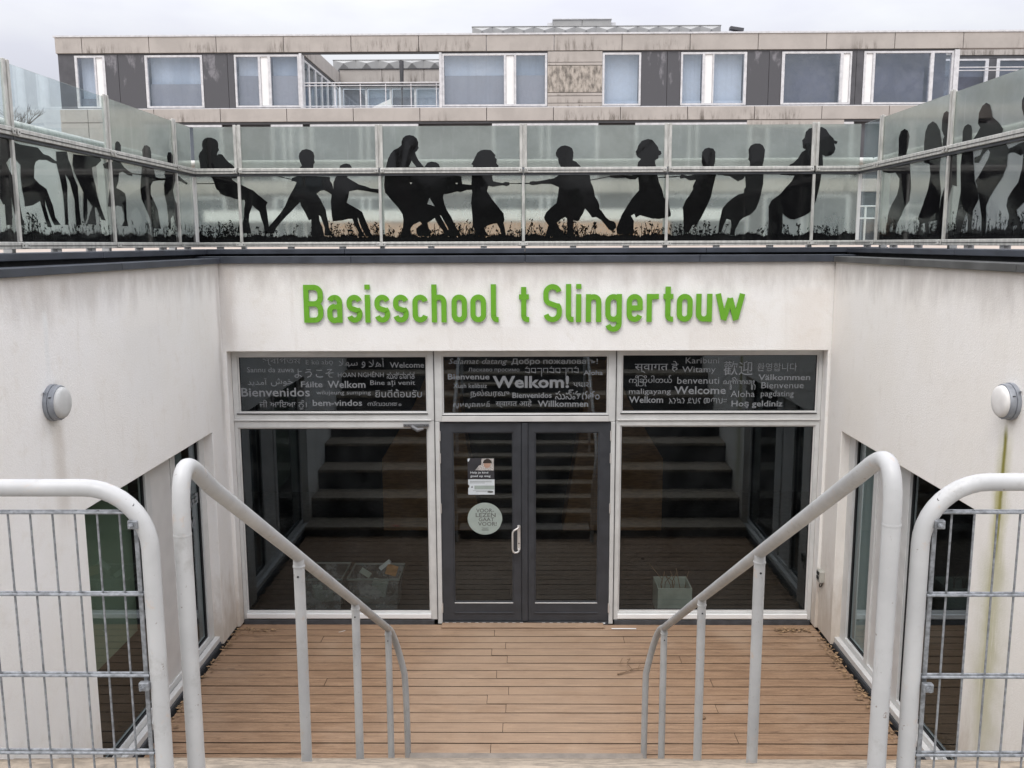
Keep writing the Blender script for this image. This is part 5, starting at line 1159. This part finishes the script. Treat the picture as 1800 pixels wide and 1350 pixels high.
bw = MB().prism([(-8.85, 9.31), (-2.7, 9.31), (-2.7, 11.47), (-8.85, 11.47)], YB + 8.05, YB + 8.2, 'XZ', [[(-8.75 + i * 1.2, 9.4), (-7.65 + i * 1.2, 9.4), (-7.65 + i * 1.2, 11.4), (-8.75 + i * 1.2, 11.4)] for i in range(5)]).build('window', M['far_alu'], far)
for i in range(5):
    MB().flat([(-8.75 + i * 1.2, 9.4), (-7.65 + i * 1.2, 9.4), (-7.65 + i * 1.2, 11.4), (-8.75 + i * 1.2, 11.4)], YB + 8.12).build('pane', M['bg_glass'], bw)
    MB().flat([(-8.75 + i * 1.2, 9.4), (-7.65 + i * 1.2, 9.4), (-7.65 + i * 1.2, 11.4), (-8.75 + i * 1.2, 11.4)], YB + 8.4).build('curtain', M['blind_light' if i % 2 else 'blind'], bw)
rail = thing('terrace_railing', 'steel and glass railing across the roof terrace opening of the far block', 'railing', (-6, YB + .2, 9.3))
for z, r in ((10.33, .022), (10.22, .016), (9.42, .016)):
    MB().tube([(-8.82, YB + .18, z), (-3.33, YB + .18, z)], r, 8).build('rail', M['far_alu'], rail)
for i in range(6):
    x = -8.6 + i * 1.03; MB().box(x - .018, x + .018, YB + .2, YB + .23, 9.31, 10.33).build('post', M['far_alu'], rail)
    if i < 5: MB().flat([(x + .04, 9.44), (x + .99, 9.44), (x + .99, 10.2), (x + .04, 10.2)], YB + .21).build('glass_panel', M['glass_clear'], rail)
pa = thing('parasol', 'closed dark parasol standing on the far roof terrace', 'parasol', (-5.2, YB + 3, 9.3))
MB().tube([(-5.2, YB + 3, 9.31), (-5.2, YB + 3, 10.6)], .03, 8).build('pole', M['soffit'], pa)
MB().tube([(-5.2, YB + 3, 10.5), (-5.2, YB + 3, 10.8), (-5.2, YB + 3, 11.70)], [.035, .08, .10], 10).build('canopy', M['soffit'], pa, smooth=True)
tp = thing('furniture_cover', 'pale grey cloth cover peaked over furniture on the far roof terrace', 'cover', (-6, YB + 2, 9.3))
mb = MB(); mb.v = [(-6.9, YB + 1.6, 9.31), (-5.4, YB + 1.6, 9.31), (-5.4, YB + 2.8, 9.31), (-6.9, YB + 2.8, 9.31), (-5.6, YB + 2.2, 10.0), (-6.3, YB + 2.1, 9.62)]
mb.f = [(0, 1, 4, 5), (1, 2, 4), (2, 3, 5, 4), (3, 0, 5)]; mb.build('cloth', M['fabric'], tp)
# folded roofing seen over both parapets
def folded(x0, x1, y, z0, z1, n, nm):
    rf = thing('folded_roof', nm, 'roof', ((x0 + x1) / 2, y, z0)); w = (x1 - x0) / n
    for i in range(n):
        a = x0 + i * w; b = a + w; m_ = (a + b) / 2
        mb = MB(); mb.v = [(a, y, z0), (b, y, z0), (b, y, z1), (a, y, z1), (m_, y - .28, z0 + (z1 - z0) * .75), (a, y + .3, z1 - .02), (b, y + .3, z1 - .02)]
        mb.f = [(0, 1, 4), (1, 2, 4), (2, 3, 4), (3, 0, 4)]; mb.build('folded_panel', M['skylight'], rf)
    MB().box(x0, x1, y + .02, y + 4, z0, z1 - .02).build('roof_body', M['skylight'], rf)
    MB().box(x0 - .02, x1 + .02, y - .04, y + 4, z1, z1 + .03).build('edge_trim', M['skylight'], rf)
folded(-2.5, 10.05, 48.2, 13.8, 14.70, 12, 'pale folded metal roof showing above the main parapet of the far block')
folded(-9.4, -2.6, YB + 9.2, 12.2, 12.93, 6, 'pale folded metal roof seen through the terrace opening')
MB().box(-3.2, 10.4, YB + 14.02, YB + 15, 9, 13.7).build('roof_wall', M['concrete'], far)
rb_ = thing('roof_plant_box', 'pale grey boxy plant housing on top of the far block roof', 'plant housing', (3.1, 49, 14.66))
MB().box(1.62, 3.07, 48.6, 51, 14.67, 15.12).build('side_panel', M['skylight'], rb_, .01)
MB().box(3.09, 4.56, 48.6, 51, 14.67, 15.12).build('side_panel', M['skylight'], rb_, .01)
MB().box(1.58, 4.60, 48.55, 51.05, 15.125, 15.17).build('lid', M['far_alu'], rb_)
MB().box(1.33, 1.60, 48.8, 50.8, 14.67, 15.02).build('end_panel', M['far_alu'], rb_)
MB().box(4.58, 4.82, 48.8, 50.8, 14.67, 15.02).build('end_panel', M['far_alu'], rb_)
rv = thing('roof_vent', 'small dark vent cowl on the parapet right of the folded roof', 'vent', (8.9, 39.5, 12.16))
MB().tube([(8.85, 39.6, 12.0), (8.85, 39.6, 12.55)], .10, 10).build('pipe', M['dark_panel'], rv)
MB().obox((8.9, 39.6, 12.62), (.28, .15, .06), Matrix.Rotation(.15, 3, 'Y')).build('cowl', M['dark_panel'], rv)
# recessed right wing
wing = thing('right_wing', 'recessed right wing of the far block behind its balcony', 'building', (22, 43, 3.8))
MB().box(17.6, 40, 43.35, 52, 3.8, 12.1).build('core', M['blind_dark'], wing)
band(17.5, 40, 12.20, 12.66, [17.5 + 2.9 * i for i in range(9)], 43.0, .3, 'concrete', wing)
MB().box(17.5, 40, 43.05, 43.3, 12.06, 12.195).build('soffit_strip', M['soffit'], wing)
bwin(17.6, 21.1, [(17.75, 20.95, 'g')], 10.0, 12.05, 'dark', y=43.0, parent=wing)
bwin(21.45, 26.0, [(21.6, 23.0, 'g'), (23.15, 25.9, 'g')], 10.0, 12.05, 'dark', y=43.0, parent=wing)
MB().box(21.12, 21.43, 43.05, 43.3, 9.4, 12.05).build('dark_panel', M['dark_panel'], wing)
band(17.5, 40, 9.2, 9.98, [17.5 + 2.9 * i for i in range(9)], 43.0, .3, 'concrete', wing)
band(22.02, 40, ZP, ZT - .05, [22.02 + 2.7 * i for i in range(8)], YB, .3, 'concrete', wing)
for z in (11.05, 10.93):
    MB().tube([(17.5, 38.2, z - .25), (24.0, 38.2, z - .25)], .02, 8).build('balcony_rail', M['far_alu'], wing)
st_ = MB().obox((22.3, 41.5, 11.35), (2.3, .35, .06), Matrix.Rotation(-.33, 3, 'Y')).build('stair_flight', M['far_alu'], wing)
for i in range(3): MB().box(20.9 + i * 1.1, 21.5 + i * 1.1, 41.6, 41.7, 10.2, 10.9 + i * .36).build('stair_panel', M['concrete'], wing)
# dark hedge behind the viewpoint, mirrored in the glass
hg = MB(); rh = random.Random(2); nx, nzz = 90, 14
hv = lambda i, k: (-22 + 44 * i / nx + rh.uniform(-.12, .12), -13.5 + rh.uniform(-.25, .25), 2.24 + (3.7 + .25 * math.sin(i * .37) + .2 * math.sin(i * 1.1)) * k / nzz + rh.uniform(-.1, .1))
hg.v = [hv(i, k) for k in range(nzz + 1) for i in range(nx + 1)]
hg.v += [(v[0], -15.0, v[2]) for v in hg.v]
N_ = (nx + 1) * (nzz + 1)
for k in range(nzz):
    for i in range(nx):
        a = k * (nx + 1) + i
        hg.f += [(a, a + 1, a + nx + 2, a + nx + 1), (N_ + a, N_ + a + nx + 1, N_ + a + nx + 2, N_ + a + 1)]
for i in range(nx):
    a = nzz * (nx + 1) + i; hg.f.append((a, a + 1, N_ + a + 1, N_ + a))
o = hg.build('hedge', M['hedge']); o['label'] = 'tall dark evergreen hedge behind the viewpoint'; o['category'] = 'hedge'
# white posts and low railing seen in the gap at the right corner
gp = thing('corner_railing', 'pale metal railing seen through the gap at the right balustrade corner', 'railing', (5.2, 12.5, 3.8))
for x in (4.62, 5.4): MB().tube([(x, 12.5, 3.8), (x, 12.5, 4.36)], .014, 8).build('post', M['alu'], gp)
for z in (4.36, 4.2): MB().tube([(4.5, 12.5, z), (5.6, 12.5, z)], .010, 8).build('rail', M['alu'], gp)

# ------------------------------------------------------------------ bare trees
def tree(x, y, z, h, label, seed, r0=.16, depth=6):
    rt = random.Random(seed); t = thing('bare_tree', label, 'tree', (x, y, z)); tr, cr = MB(), MB()
    def grow(p, d, l, r, k):
        e = p + d * l; m_ = p.lerp(e, .5) + Vector((rt.uniform(-1, 1), rt.uniform(-1, 1), 0)) * l * .05
        (tr if k == 0 else cr).tube([p, m_, e], [r, r * .85, r * .7], 6 if k < 2 else 4, cap=False)
        if k >= depth: return
        for _ in range(2 if k == 0 else rt.choice((2, 3, 3))):
            nd = (d + Vector((rt.uniform(-1, 1), rt.uniform(-1, 1), rt.uniform(-.3, .6))) * .62).normalized()
            grow(e, nd, l * rt.uniform(.62, .85), r * .62, k + 1)
    grow(Vector((x, y, z)), Vector((rt.uniform(-.05, .05), 0, 1)), h * .27, r0, 0)
    tr.build('trunk', M['bark'], t, smooth=True); cr.build('crown', M['bark'], t)
    return t
tree(-25.5, 46, 3.8, 8.0, 'bare tree behind the clear pane at the far left edge', 4)
tree(-22.3, 50, 3.8, 7.0, 'thin bare tree just left of the far block', 8, .1)
for i, (x, y, h) in enumerate(((-9, -9, 7.5), (-3.5, -11, 8.5), (1.5, -10, 7.5), (6.5, -11.5, 8.5), (12, -9, 7))):
    tree(x, y, 2.24, h, ['bare tree far left behind the viewpoint', 'bare tree left behind the viewpoint', 'bare tree right behind the viewpoint stairs', 'taller bare tree right behind the viewpoint', 'bare tree far right behind the viewpoint'][i], 20 + i, .15, 5)
